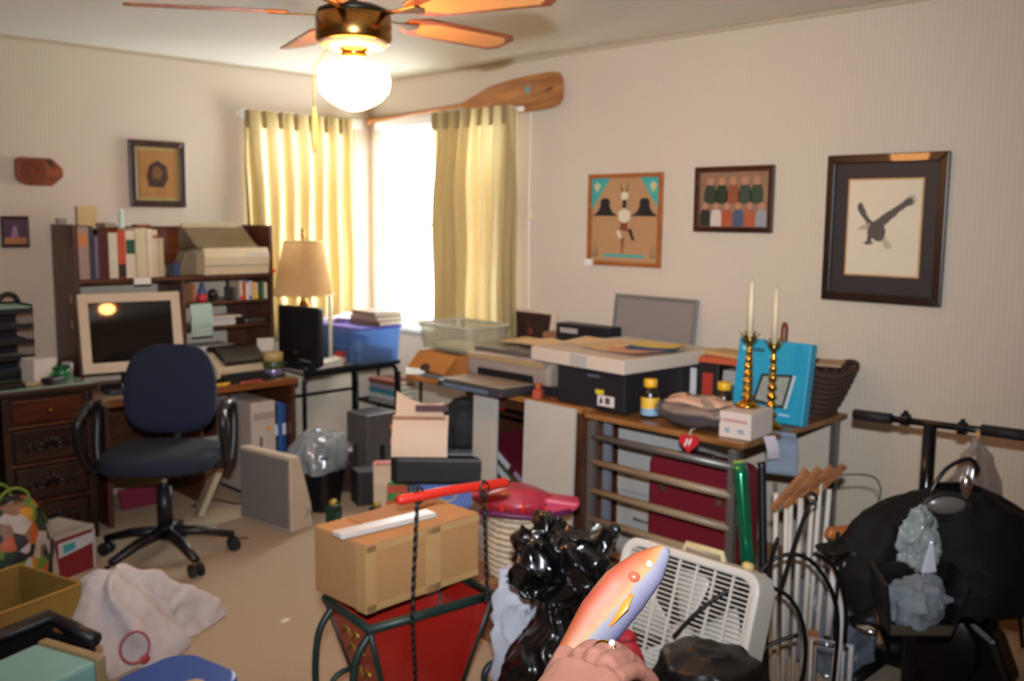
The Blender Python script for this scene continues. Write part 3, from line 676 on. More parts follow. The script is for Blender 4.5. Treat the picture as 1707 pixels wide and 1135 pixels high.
# CRT style monitor
mo = T('monitor', 'beige computer monitor with a dark glossy screen reflecting the ceiling light', 'monitor', (2.055, 4.875, .65), math.radians(-11))
tl = Euler((math.radians(-10.8), 0, 0))
def tilt(mb): return mb.move((0, 0, .305), tl)
fr = MB(); W_, H_ = .248, .20
for q in ([(-W_, H_), (W_, H_), (W_ - .045, H_ - .045), (-W_ + .045, H_ - .045)], [(-W_, -H_), (W_, -H_), (W_ - .045, -H_ + .05), (-W_ + .045, -H_ + .05)], [(-W_, -H_), (-W_, H_), (-W_ + .045, H_ - .045), (-W_ + .045, -H_ + .05)], [(W_, -H_), (W_, H_), (W_ - .045, H_ - .045), (W_ - .045, -H_ + .05)]):
    fr.prism(q, -.04, .01)
part(tilt(fr), 'bezel', m('#cdb699', .5), mo)
def scr(u, v):
    x, z = (u - .5) * (2 * W_ - .088), (v - .5) * (2 * H_ - .093) + .002
    return (x, -.026 - .004 * (2 - (2 * u - 1) ** 2 * 1.5 - (2 * v - 1) ** 2), z)
part(tilt(MB().grid(scr, 40, 30)), 'screen', m('#1d1916', .06, nz=.02, coat=.5), mo, smooth=True)
part(tilt(MB().prism([(-W_ + .01, -H_ + .01), (W_ - .01, -H_ + .01), (W_ - .01, H_ - .01), (-W_ + .01, H_ - .01)], .01, .045)), 'rear_shell', m('#2a2c30', .5), mo, bev=.01)
part(MB().cyl((0, .02, .03), (0, .015, .14), .05, .06, 20), 'neck', m('#2a2c30', .5), mo, smooth=True)
part(MB().prism(rrect(.30, .20, .04), 0, .03, 'xy'), 'foot', m('#2a2c30', .5), mo, bev=.006)
part(MB().box((.04, -.085, .035), (.22, .03, .04)), 'control_strip', m('#c9bba6', .5), mo, bev=.006)

# laser printer / fax on the desk
lp = T('desk_printer', 'beige desktop printer with a dark rounded lid on the computer desk', 'printer', (2.67, 4.90, .65), .05)
part(MB().prism([(-.10, 0), (.14, 0), (.14, .13), (.02, .15), (-.10, .07)], -.19, .20, 'yz'), 'printer_body', m('#b9a587', .5), lp, bev=.012)
part(MB().prism([(-.09, .08), (.02, .152), (.12, .14), (.11, .175), (.02, .185), (-.09, .115)], -.14, .13, 'yz'), 'dark_lid', m('#2e251f', .3), lp, bev=.014)
part(MB().box((0, -.105, .035), (.34, .02, .02)), 'paper_slot', m('#23262c', .4), lp, bev=.004)
kb = T('keyboard', 'black keyboard at the front of the computer desk', 'keyboard', (2.63, 4.745, .651), .04)
part(MB().prism([(-.055, 0), (.055, 0), (.055, .022), (-.055, .012)], -.15, .15, 'yz'), 'case', m('#26221f', .5), kb, bev=.003)
ks = MB()
for i in range(4):
    for j in range(13): ks.box((-.13 + j * .0215, -.04 + i * .024, .021 + .002 * i), (.017, .018, .008))
part(ks, 'keys', m('#1b1918', .5), kb)
one(MB().tube([(-.06, 0, .008), (.05, 0, .008), (.07, 0, .008)], [.008, .008, .002], 8), 'yellow_marker', m('#e0ad16', .4), 'yellow highlighter lying at the front of the computer desk', 'marker', (2.445, 4.685, .652), .1, smooth=True)
one(MB().tube([(-.07, 0, .007), (.06, 0, .007), (.08, 0, .007)], [.007, .007, .002], 8), 'red_pen', m('#b03a2a', .4), 'red marker pen beside the yellow highlighter on the desk', 'marker', (2.62, 4.675, .652), .12, smooth=True)
one(MB().ell((0, 0, .018), (.03, .045, .018)), 'computer_mouse', m('#b7aca2', .4), 'pale computer mouse by the yellow highlighter', 'mouse', (2.36, 4.72, .652), .3, smooth=True)
tn = T('round_tin', 'green-topped round tin standing on a stack of discs at the desk end', 'tin', (2.835, 4.80, .651))
part(MB().lathe([(.062, 0), (.065, .004), (.065, .012), (.06, .014)], n=28), 'spindle_base', m('#15151a', .3), tn, smooth=True)
part(MB().lathe([(.058, .012), (.06, .014), (.06, .045), (.058, .047)], n=28), 'disc_stack', m('#8d86a8', .2, .5), tn, smooth=True)
part(MB().lathe([(.06, .047), (.062, .05), (.062, .085), (.058, .09)], n=28), 'green_tin', m('#3c4a24', .4), tn, smooth=True)
part(MB().lathe([(.057, .09), (.057, .135), (.052, .14), (.001, .141)], n=28), 'label_band', m('#b39a5c', .5), tn, smooth=True)
cdh = T('card_holder', 'white cards standing up in a small holder behind the green tin', 'cards', (2.86, 4.915, .651), -.15)
part(MB().box((0, 0, .05), (.10, .04, .10)), 'holder', m('#4a4a40', .5), cdh, bev=.003)
for i in range(3): part(MB().box((-.005 * i, -.012 + .01 * i, .15), (.085, .002, .11)), 'card', m('#cfc2b4', .8), cdh)
# black flat screen seen from behind
tv = T('flat_screen', 'black flat screen turned away, standing between desk and corner table', 'screen', (3.02, 4.81, .69), math.radians(-82))
part(MB().prism(rrect(.36, .34, .015), -.012, .022), 'screen_frame', M_BLACKP, tv, bev=.004).location = (0, 0, .18)
part(MB().box((0, -.014, .185), (.32, .003, .29)), 'back_cover', m('#0c0c0e', .5), tv, bev=.001)
part(MB().prism([(-.11, .01), (.11, .01), (.08, .16), (-.08, .16)], .022, .06), 'rear_bulge', M_BLACKP, tv, bev=.01)
part(MB().prism(rrect(.24, .13, .03), -.01, .008, 'xy'), 'foot', M_BLACKP, tv, bev=.003)
part(MB().box((0, .0, .01), (.06, .03, .03)), 'neck', M_BLACKP, tv)
for q in (-.05, -.03): part(MB().cyl((.02 + q, -.0165, .08), (.02 + q, -.018, .08), .006, n=10), 'socket', m('#6b4a30', .4), tv)

# under the computer desk
pcw = T('computer_tower', 'white computer tower with an orange sticker under the desk', 'computer tower', (2.685, 4.86, 0), .0)
part(MB().box((0, 0, .28), (.15, .40, .52)), 'case', m('#b9a99c', .55), pcw, bev=.008)
part(MB().box((0, -.202, .46), (.13, .004, .04)), 'drive_bay', m('#a08f82', .5), pcw)
part(MB().cyl((.03, -.2005, .39), (.03, -.204, .39), .012), 'orange_sticker', m('#d98a2c', .5), pcw)
part(MB().box((-.02, -.202, .30), (.012, .003, .09)), 'vent_slot', m('#3a3430', .5), pcw)
part(MB().box((0, 0, .01), (.13, .36, .02)), 'feet', M_BLACKP, pcw)
sb = one(MB().box((0, 0, .1), (.108, .34, .2)), 'storage_block', m('#3a2a20', .6), 'dark low box on the floor under the desk holding binders', 'box', (2.832, 4.90, 0), bev=.006)
for i, (wd, co, lb) in enumerate(((.028, '#b98a1c', 'yellow ring binder under the desk beside the computer tower'), (.032, '#1d2230', 'black binder with a white tag under the desk'), (.034, '#2a5a96', 'bright blue binder under the desk'), (.03, '#21497c', 'dark blue binder under the desk, nearest the side panel'))):
    book(lb, (2.7925 + .0265 * i, 4.90, .2), wd * .8, .28, .30 - .01 * (i % 2), co, group='binders under the computer desk', band=(('#cfd2d6', .5, .22) if i in (1, 3) else None))
one(MB().prism([(-.10, 0), (.16, 0), (.13, .10), (-.12, .11)], -.01, .01), 'maroon_folder', m('#7a1a30', .6), 'maroon folder standing on the carpet under the desk', 'folder', (2.10, 4.95, .002), .0, bev=.003)
one(MB().box((0, 0, .22), (.03, .14, .44)), 'leaning_board', m('#b5a385', .6), 'narrow beige board leaning under the desk behind the chair', 'board', (2.27, 4.62, .004), -.35, ry=math.radians(24), bev=.003)
one(MB().tube([(0, 0, .004), (.1, .06, .004), (.05, .14, .004), (.2, .16, .004), (.25, .02, .004), (.38, .0, .004), (.42, .1, .02)], .004, 6, cr=6), 'power_cord', M_BLACKP, 'black power cord lying on the carpet under the desk', 'cord', (2.25, 4.62, 0), smooth=True)

# ------------------------------------------------------------------ office chair
ch = T('office_chair', 'dark blue swivel office chair with looped black arms and five castors', 'chair', (1.85, 4.10, 0), math.atan2(-.80, -.60) + PI / 2)
# local -Y is where the sitter faces
M_NAVY = m('#121a30', .9, nz=.12, sc=180, bump=.3)
M_SEATF = m('#141e2e', .9, nz=.12, sc=180, bump=.3)
for k in range(5):
    a = math.radians(18 + 72 * k)
    d = Vector((math.cos(a), math.sin(a), 0))
    lg = part(MB().tube([d * .03 + Vector((0, 0, .13)), d * .16 + Vector((0, 0, .115)), d * .30 + Vector((0, 0, .075))], [.032, .027, .02], 8, flat=.8), 'base_leg', M_BLACKP, ch, smooth=True)
    c0 = d * .30; sd = Vector((-d.y, d.x, 0))
    cs = MB()
    for s in (-1, 1): cs.cyl(c0 + sd * (.010 * s) + Vector((0, 0, .03)), c0 + sd * (.028 * s) + Vector((0, 0, .03)), .03, n=16)
    part(cs, 'castor', M_BLACKP, lg, smooth=False)
part(MB().cyl((0, 0, .10), (0, 0, .16), .04, .036, 20), 'hub', M_BLACKP, ch, smooth=True)
part(MB().cyl((0, 0, .15), (0, 0, .34), .034, .033, 18), 'gas_lift_sleeve', M_BLACKP, ch, smooth=True)
part(MB().cyl((0, 0, .33), (0, 0, .43), .017, n=14), 'piston', M_CHROME, ch, smooth=True)
part(MB().box((0, 0, .425), (.20, .24, .035)), 'seat_plate', M_BLACKP, ch, bev=.008)
def cush(w, d, h, z, ex=3.0):
    mb = MB(); N = 44; L = 9; rows = []
    for j in range(L + 1):
        t = -1 + 2 * j / L; k = (1 - abs(t) ** 2.6) ** .45 if abs(t) < 1 else 0
        k = max(k, .02); k2 = .86 + .14 * k if 0 < j < L else .80
        for i in range(N):
            a = 2 * PI * i / N; ca, sa = math.cos(a), math.sin(a)
            mb.v.append((w / 2 * math.copysign(abs(ca) ** (2 / ex), ca) * k2, d / 2 * math.copysign(abs(sa) ** (2 / ex), sa) * k2, z + h / 2 * t))
    for j in range(L):
        for i in range(N): mb.f.append((j * N + i, j * N + (i + 1) % N, (j + 1) * N + (i + 1) % N, (j + 1) * N + i))
    mb.f.append(tuple(range(N))[::-1]); mb.f.append(tuple(L * N + i for i in range(N)))
    return mb
part(cush(.50, .48, .085, .485).move((0, -.03, 0)), 'seat', M_SEATF, ch, smooth=True)
bk_ = cush(.42, .42, .085, 0, 3.2)
bk_.v = [(x * (1.0 - .10 * max(0, y / .21)), y, z) for x, y, z in bk_.v]
bk_.v = [(x, z + .05 * (x / .21) ** 2 * -1, y) for x, y, z in bk_.v]
bk_.move((0, .255, .745), Euler((math.radians(-8), 0, 0)))
part(bk_, 'backrest', M_NAVY, ch, smooth=True)
part(MB().tube([(0, .10, .42), (0, .24, .42), (0, .30, .48), (0, .31, .66)], [.02, .022, .022, .02], 8, flat=.5), 'back_support', M_BLACKP, ch, smooth=True)
for s in (-1, 1):
    ar = [(s * .20, .06, .425), (s * .28, .05, .43), (s * .30, .07, .52), (s * .30, .10, .66), (s * .295, .06, .715), (s * .29, -.05, .72), (s * .29, -.16, .705), (s * .30, -.20, .66), (s * .30, -.16, .55), (s * .29, -.07, .45), (s * .28, .0, .43)]
    # rounded loop
    P = [Vector(p) for p in ar]; pts = []
    for i in range(len(P) - 1):
        p0, p1, p2, p3 = P[max(i - 1, 0)], P[i], P[i + 1], P[min(i + 2, len(P) - 1)]
        for q in range(5):
            t = q / 5; pts.append(.5 * ((2 * p1) + (-p0 + p2) * t + (2 * p0 - 5 * p1 + 4 * p2 - p3) * t * t + (-p0 + 3 * p1 - 3 * p2 + p3) * t ** 3))
    pts.append(P[-1])
    part(MB().tube(pts, .02, 8, flat=1.0), 'armrest_loop', M_BLACKP, ch, smooth=True)
    part(MB().tube([(s * .292, .07, .728), (s * .29, -.05, .735), (s * .29, -.15, .722)], [.018, .024, .018], 10, flat=.5), 'arm_pad', m('#1e1e22', .3), ch, smooth=True)

# ------------------------------------------------------------------ corner table with black tube frame
ct = T('corner_table', 'pale topped table with a black tubular frame in the window corner', 'table', (3.33, 4.97, 0))
# world X 2.98-3.68, Y 4.72-5.22
part(MB().span((-.34, -.25, .655), (.34, .25, .673)), 'table_top', m('#b5a898', .5), ct, bev=.004)
part(MB().span((-.35, -.258, .648), (.35, -.248, .676)), 'edge_band', M_BLACKP, ct, bev=.002)
def uleg(y):
    p = [(-.335, y, .0), (-.335, y, .60)] + arc((-.295, y, .60), .04, 180, 90, 6) + [(.295, y, .64)] + arc((.295, y, .60), .04, 90, 0, 6) + [(.335, y, 0)]
    return MB().tube(p, .013, 8)
part(uleg(-.235), 'leg_frame', M_BLACKM, ct, smooth=True)
part(uleg(.225), 'leg_frame', M_BLACKM, ct, smooth=True)
part(MB().cyl((-.335, .225, .43), (.335, .225, .43), .010, n=8), 'stretcher', M_BLACKM, ct, smooth=True)
# shelf rack beside it
rk = T('magazine_rack', 'black wire shelf rack beside the corner table, under the window', 'rack', (3.76, 4.93, 0))
for x, y in ((-.085, -.21), (-.085, .24), (.09, -.21), (.09, .24)):
    part(MB().cyl((x, y, 0), (x, y, .60), .011, n=8), 'post', M_BLACKM, rk, smooth=True)
for z in (.36, .18):
    g = MB()
    for y in (-.21, .24): g.cyl((-.085, y, z), (.09, y, z), .008, n=6)
    for x in (-.085, .09): g.cyl((x, -.21, z), (x, .24, z), .008, n=6)
    for q in range(5): g.cyl((-.07 + .035 * q, -.21, z), (-.07 + .035 * q, .24, z), .003, n=6)
    part(g, 'wire_shelf', M_BLACKM, rk, smooth=True)
for i, (co, lb, dx, rz) in enumerate((('#8c8a86', 'grey magazine at the bottom of the pile on the wire rack', 0, .03), ('#b9b4ae', 'pale magazine second from the bottom on the wire rack', .004, -.05), ('#2f7f8c', 'teal edged magazine in the middle of the pile on the wire rack', -.006, .08), ('#8f8a90', 'lilac-grey magazine near the top of the pile on the wire rack', .006, -.04), ('#7e4638', 'dull red topped magazine lying on the very top of the rack pile', -.004, .1))):
    flatbook(lb, (3.755 + dx * .3, 4.90, .371 + .031 * i), .165, .26, .029, co, rz * .3, 'magazines piled on the wire rack', 'magazine', 'magazine')

# table lamp
la = T('table_lamp', 'brass table lamp with a pleated cream shade in front of the drape', 'lamp', (3.15, 4.965, .674))
part(MB().lathe([(.085, 0), (.088, .01), (.07, .025), (.04, .05), (.03, .10), (.055, .16), (.075, .23), (.07, .30), (.03, .36), (.018, .39), (.022, .41), (.010, .42), (.010, .50)], n=28), 'base', M_BRASS, la, smooth=True)
part(MB().cyl((0, 0, .45), (0, 0, .775), .006), 'harp_rod', M_BRASS, la, smooth=True)
def shade(u, v):
    a = 2 * PI * u; r = .115 + (.178 - .115) * (v ** 1.1); r *= 1 + .012 * math.sin(a * 64)
    return (r * math.cos(a), r * math.sin(a), .735 - .315 * v)
part(MB().grid(shade, 256, 6, closeu=True), 'shade', sheer('#cba878', .35, weave=80), la, smooth=False)
for z, r in ((.735, .116), (.42, .179)):
    part(MB().tube([(r * math.cos(2 * PI * i / 40), r * math.sin(2 * PI * i / 40), z) for i in range(40)], .004, 6, closed=True), 'shade_trim', m('#b99a66', .7), la, smooth=True)
part(MB().lathe([(.006, .755), (.012, .765), (.008, .785), (.013, .80), (.001, .815)], n=14), 'finial', M_BRASS, la, smooth=True)
# blue storage bin with lid, books on it
bn = T('storage_bin', 'translucent blue storage bin with a violet lid on the corner table', 'storage bin', (3.50, 4.915, .674))
def bin_(w, d, h, tp=.92, r=.03):
    mb = MB(); o = rrect(w, d, r); n = len(o)
    mb.v += [(x * tp, y * tp, 0) for x, y in o] + [(x, y, h) for x, y in o] + [(x * .97, y * .97, h) for x, y in o] + [(x * tp * .97, y * tp * .97, .006) for x, y in o]
    for j in range(3):
        for i in range(n): mb.f.append((j * n + i, j * n + (i + 1) % n, (j + 1) * n + (i + 1) % n, (j + 1) * n + i))
    mb.f.append(tuple(range(n))[::-1]); mb.f.append(tuple(3 * n + i for i in range(n)))
    return mb
part(bin_(.33, .50, .215), 'bin_body', sheer('#9fc0e4', .6, clear=.66, weave=12), bn, smooth=False)
part(MB().prism(rrect(.35, .52, .035), .212, .228, 'xy'), 'lid', m('#5a54a8', .35), bn, bev=.004)
part(MB().prism(rrect(.26, .42, .03), .008, .08, 'xy'), 'dark_contents', m('#5a6676', .7), bn, bev=.01)
part(MB().box((0, .08, .11), (.16, .20, .06)), 'blue_contents', m('#4a7ab8', .6), bn, bev=.01)
for i, (co, lb) in enumerate((('#5d4a44', 'dark brown book at the bottom of the stack on the blue bin'), ('#8a7268', 'mauve-brown book in the middle of the stack on the blue bin'), ('#6d5a4c', 'brown book on top of the stack on the blue bin'))):
    flatbook(lb, (3.56 + .004 * i, 4.80, .904 + .027 * i), .20, .27, .026, co, .12 - .1 * i, 'books on the blue storage bin')
pl = T('plastic_pouch', 'clear plastic pouch with a purple edge lying on the blue bin', 'pouch', (3.50, 5.06, .903))
part(MB().grid(lambda u, v: ((u - .5) * .26, (v - .5) * .20, .03 + .03 * math.sin(u * 7) * math.cos(v * 5) - .03 * abs(u - .5)), 12, 8), 'film', sheer('#e6dff0', .5, clear=.4), pl, smooth=True)
part(MB().tube([(-.13, -.10, .03), (0, -.105, .012), (.13, -.10, .03)], .004, 6), 'zip', m('#8a5aa8', .5), pl, smooth=True)
part(MB().ell((0, 0, .018), (.09, .07, .017)), 'contents', m('#e0d8d4', .7), pl, smooth=True)
# things at the front of the corner table
stack('pile of loose white papers at the front edge of the corner table', (3.16, 4.78, .674), .21, .12, 7, '#d8d2c8', .2, .005)
paper('curled white sheet drooping over the front of the corner table', (3.12, 4.755, .711), .24, .13, M_PAPER, -.15, curl=.02)
pk = T('red_carton', 'small red carton on the corner table in front of the blue bin', 'carton', (3.285, 4.79, .674), .5)
part(MB().box((0, 0, .04), (.055, .05, .08)), 'box_body', m('#a8241e', .5), pk, bev=.003)
part(MB().box((0, -.0262, .03), (.045, .002, .03)), 'pale_label', m('#c9a89c', .6), pk)
sg = T('white_carton', 'white gabled carton with red print next to the red carton', 'carton', (3.40, 4.785, .674), .3)
part(MB().box((0, 0, .05), (.07, .055, .10)), 'box_body', m('#d0c6ba', .6), sg, bev=.003)
part(MB().prism([(-.028, .10), (.028, .10), (.004, .135), (-.004, .135)], -.035, .035, 'yz'), 'gable_top', m('#cfc5ba', .6), sg)
part(MB().box((.01, -.0287, .03), (.03, .002, .03)), 'red_print', m('#9a4038', .6), sg)
rd = T('cream_rod', 'upright cream taper standing in front of the blue bin on the corner table', 'candle', (3.255, 4.845, .674))
part(MB().lathe([(.011, 0), (.013, .38), (.008, .47), (.001, .475)], n=14), 'taper', m('#dccfae', .5), rd, smooth=True)
part(MB().lathe([(.035, 0), (.035, .006), (.017, .012), (.017, .03), (.014, .032)], n=18), 'foot', m('#8a6a40', .4), rd, smooth=True)
gt = T('glass_canister', 'clear glass canister with gold liquid behind the black screen', 'canister', (3.165, 4.88, .674))
part(MB().lathe([(.04, 0), (.046, .005), (.046, .14), (.043, .14), (.043, .008), (.001, .008)], n=22, cap=False), 'glass_body', m('#a8a69c', .12, alpha=.45), gt, smooth=True)
part(MB().lathe([(.001, .008), (.042, .009), (.042, .085), (.001, .086)], n=22), 'contents', m('#8a7430', .3), gt, smooth=True)
part(MB().lathe([(.05, .14), (.052, .15), (.05, .158), (.001, .16)], n=22), 'lid', m('#a0948a', .3), gt, smooth=True)

# ------------------------------------------------------------------ long wooden desk on the right wall
wd_ = T('wooden_desk', 'brown wooden desk along the right wall under the printer', 'desk', (3.45, 3.32, 0), R90)
# local x: world -Y ; local -y : towards the room (-X).  world Y 2.66-3.98 , X 3.06-3.85
part(MB().span((-.54, -.40, .728), (.66, .40, .757)), 'desk_top', wood('#8a5226', '#b0733a', .35, axis='X', coat=.3), wd_, bev=.006)
for x, yf in ((-.17, -.30), (.62, -.37)):
    part(MB().span((x - .02, yf, 0), (x + .02, .38, .728)), 'side_panel', M_BROWNZ, wd_, bev=.004)
part(MB().span((-.15, .34, .10), (.60, .355, .728)), 'back_panel', M_DARKWOOD, wd_)
part(MB().span((-.15, -.33, .665), (.60, -.31, .728)), 'apron', M_BROWN, wd_, bev=.003)
part(MB().span((-.50, .34, 0), (-.46, .38, .728)), 'leg', M_BROWNZ, wd_, bev=.003)
part(MB().span((-.15, -.30, .62), (.60, .34, .64)), 'under_shelf', M_DARKWOOD, wd_)
for i, (y, wd, h, tilt_, lb) in enumerate(((3.215, .155, .742, 1.2, 'narrow off-white plank leaning upright against the desk front'), (2.81, .30, .752, 1.6, 'wide off-white board leaning upright against the desk front'))):
    one(MB().box((0, 0, h / 2), (wd, .018, h)), 'leaning_plank' if i == 0 else 'leaning_board', m('#b3aca0', .6, nz=.05), lb, 'board', (3.00, y, .004), R90, rx=math.radians(-tilt_), bev=.002)
one(MB().box((0, 0, .03), (.24, .20, .06)), 'red_folder_box', m('#a81c1c', .5), 'bright red box on the shelf under the desk top', 'box', (3.28, 3.36, .641), .0, bev=.004)

# cardboard box with a bent flap, clear tray on top
ob = carton('cardboard_box', 'open orange-brown cardboard box on the window end of the desk', 'box', (3.31, 3.73, .758), .30, .30, .11, m('#a5662c', .85, nz=.07), 0)
fp = MB().add([(-.152, .15, .11), (-.152, -.15, .11), (-.215, -.12, .018), (-.20, .19, .022)], [(0, 1, 2, 3)])
part(fp, 'bent_flap', m('#b0702f', .85, nz=.07), ob, solid=.005)
hh = MB().prism([(-.04, 0), (.04, 0), (.03, .03), (0, .042), (-.03, .03)], -.003, .003, 'yz'); hh.move((0, 0, 0), Euler((0, math.radians(33), 0))); hh.move((-.215, .04, .022))
part(hh, 'hand_hole', m('#3d2412', .8), ob)
cb = T('clear_tray', 'clear plastic tub sitting on the cardboard box by the drape', 'tub', (3.35, 3.75, .87), R90)
part(bin_(.42, .30, .135, .9, .04), 'tub_body', sheer('#e2e2d6', .55, clear=.74, weave=10), cb)
part(MB().tube([(x, y, .136) for x, y in rrect(.43, .31, .045)], .006, 6, closed=True), 'rim', sheer('#dcdccc', .5, clear=.2, weave=10), cb, smooth=True)
part(MB().prism(rrect(.3, .2, .03), .006, .03, 'xy'), 'contents', m('#d8cba4', .8), cb, bev=.006)
one(MB().prism([(-.05, 0), (.06, .005), (.05, .02), (-.04, .03)], -.05, .05), 'white_packet', m('#d6d8cc', .6), 'small white packet on the table edge beside the cardboard flap', 'packet', (3.10, 3.845, .758), .9, bev=.004)
one(MB().prism([(-.16, 0), (.16, 0), (.13, .018), (-.14, .014)], -.02, .02), 'grey_ruler', m('#5d6068', .4), 'dark grey wedge lying in front of the cardboard flap', 'wedge', (3.075, 3.60, .758), R90, bev=.003)

# inkjet printer
ip = T('inkjet_printer', 'silver and black inkjet printer with its paper tray pulled out', 'printer', (3.33, 3.16, .758), R90)
M_SILV = m('#9a8c80', .38, .2)
part(MB().prism([(-.24, .05), (.18, .0), (.18, .16), (.05, .185), (-.21, .165), (-.245, .12)], -.275, .275, 'yz'), 'printer_body', M_SILV, ip, bev=.018)
part(MB().prism([(-.20, .168), (.05, .188), (.16, .172), (.16, .19), (.05, .205), (-.20, .188)], -.265, .265, 'yz'), 'scanner_lid', m('#5d564f', .3), ip, bev=.008)
part(MB().box((-.01, -.246, .145), (.50, .006, .028)), 'front_band', m('#b89a72', .25, .3), ip, bev=.002)
part(MB().box((.0, -.248, .075), (.36, .012, .035)), 'output_slot', m('#0d0d10', .5), ip)
part(MB().prism([(-.47, .02), (-.20, .02), (-.20, .055), (-.45, .05)], -.24, .20, 'yz'), 'paper_tray', m('#2c2c32', .35), ip, bev=.008)
part(MB().box((-.02, -.34, .056), (.40, .20, .006)), 'tray_cover', m('#8f7f6c', .4), ip, bev=.002)
part(MB().box((-.03, -.472, .034), (.30, .004, .018)), 'tray_lip', m('#566478', .3), ip, bev=.001)
part(MB().span((-.275, -.20, .0), (.275, .17, .05)), 'printer_base', m('#1d1d22', .4), ip, bev=.006)
part(MB().box((.01, -.21, .204), (.06, .03, .006)), 'lid_catch', m('#6f665c', .3), ip)
part(MB().cyl((-.277, -.02, .1), (-.283, -.02, .1), .02), 'side_logo', m('#55504a', .4), ip)
for i, (dx, dy, rz, co, lb) in enumerate(((-.05, .0, .12, '#c9a877', 'tan paper lying left on the printer lid'), (.06, -.01, -.2, '#d9b98c', 'cream open leaflet on the printer lid'))):
    paper(lb, (3.33 + dy, 3.16 - dx, .964 + .004 * i), .27, .22, m(co, .8), R90 + rz, curl=.004)
one(MB().box((0, 0, .02), (.05, .04, .04)).box((0, 0, .055), (.028, .024, .03)), 'ink_bottle', m('#a8442c', .5), 'tiny red-capped item on the desk beside the black box', 'ink cartridge', (3.07, 2.93, .758), .4, bev=.004)

# black box with the big pale lid and papers
bb = T('black_carton', 'black cardboard carton with white shipping label beside the inkjet printer', 'carton', (3.37, 2.635, .758), R90 + .0)
part(MB().box((0, 0, .085), (.38, .58, .17)), 'box_body', m('#1b1a1f', .5, nz=.1), bb, bev=.004)
part(MB().box((.09, -.2915, .04), (.09, .002, .045)), 'shipping_label', m('#cfc8c2', .6), bb)
part(MB().box((.10, -.2932, .042), (.025, .002, .028)), 'label_code', m('#4a4646', .6), bb)
part(MB().prism([(.055, .025), (.075, .03), (.065, .06), (.06, .05)], -.2925, -.294), 'label_arrow', m('#2a2828', .6), bb)
part(MB().box((.055, -.2915, .075), (.045, .002, .02)), 'yellow_sticker', m('#c9b420', .5), bb)
part(MB().box((.02, -.2915, .14), (.07, .002, .010)), 'grey_lettering', m('#55535c', .5), bb)
ld = T('pale_game_box', 'large flat off-white box lid lying across the black carton', 'box', (3.36, 2.68, .929), R90 - .06)
part(MB().box((0, 0, .03), (.56, .62, .06)), 'box_body', m('#c3b3a2', .6, nz=.05), ld, bev=.004)
part(MB().box((0.02, -.3105, .03), (.10, .002, .05)), 'grey_print', m('#a2a09c', .6), ld)
for i, (dx, dy, wd, dd, rz, co, lb) in enumerate(((-.16, .05, .30, .24, .25, '#dcbf94', 'cream fold-out map on the left of the pale box lid'), (.02, -.05, .30, .26, -.15, '#cda97a', 'tan map sheet in the middle of the pale box lid'), (.16, -.07, .20, .24, -.2, '#c98a62', 'orange printed brochure near the front right of the pale box lid'), (.17, .0, .22, .18, .35, '#2c4a78', 'blue brochure under the yellow paper on the pale box lid'), (.15, .06, .22, .17, .2, '#d3b45c', 'yellow paper on top of the pile on the pale box lid'))):
    paper(lb, (3.36 + dy, 2.68 - dx, .991 + .004 * i), wd, dd, m(co, .8, nz=.15, sc=30), R90 + rz, curl=.006)
# leaning along the wall
r = T('leaning_picture', 'dark picture in a white frame leaning on the wall behind the printer', 'picture', (3.80, 3.72, .758), R90, rx=math.radians(-10))
part(MB().box((0, 0, .15), (.36, .016, .30)), 'white_frame', m('#c8b09c', .5), r, bev=.003)
part(MB().box((-.01, -.0095, .155), (.31, .003, .25)), 'dark_print', m('#2a1814', .4, nz=.3, sc=8), r)
part(MB().prism([(-.02, .19), (.01, .20), (.03, .17), (.0, .15)], -.0115, -.0125), 'red_motif', m('#6a2a20', .6), r)
part(MB().prism([(-.06, .07), (.06, .07), (.05, .10), (-.04, .11)], -.0115, -.0125), 'orange_motif', m('#8a5232', .6), r)
fb = T('flat_black_box', 'flat black box with pale lettering standing behind the pale lid', 'box', (3.74, 3.22, .758), R90)
part(MB().box((0, 0, .13), (.36, .10, .26)), 'box_body', m('#18161a', .5), fb, bev=.004)
part(MB().box((-.09, -.0512, .225), (.12, .002, .025)), 'pale_lettering', m('#a39a94', .5), fb)
one(MB().box((0, 0, .1), (.12, .09, .2)), 'brown_packet', m('#8a5c38', .8), 'brown cardboard packet between the leaning picture and black box', 'packet', (3.76, 3.46, .758), R90, bev=.004)
pb = T('pin_board', 'grey fabric notice board in an aluminium frame leaning on the wall', 'notice board', (3.795, 2.87, .76), R90, rx=math.radians(-7))
part(MB().box((0, 0, .21), (.47, .012, .40)), 'fabric_panel', m('#857972', .95, nz=.1, sc=200), pb)
for c, d in (((0, -.004, .415), (.50, .022, .018)), ((0, -.004, .005), (.50, .022, .018)), ((-.243, -.004, .21), (.016, .022, .40)), ((.243, -.004, .21), (.016, .022, .40))):
    part(MB().box(c, d), 'frame_rail', m('#90908e', .35, .6), pb, bev=.002)

# ------------------------------------------------------------------ second table: board on a metal rung rack
mt_ = T('rung_rack', 'grey metal frame rack with horizontal rungs carrying a thin brown table board', 'rack table', (3.45, 2.18, 0), R90)
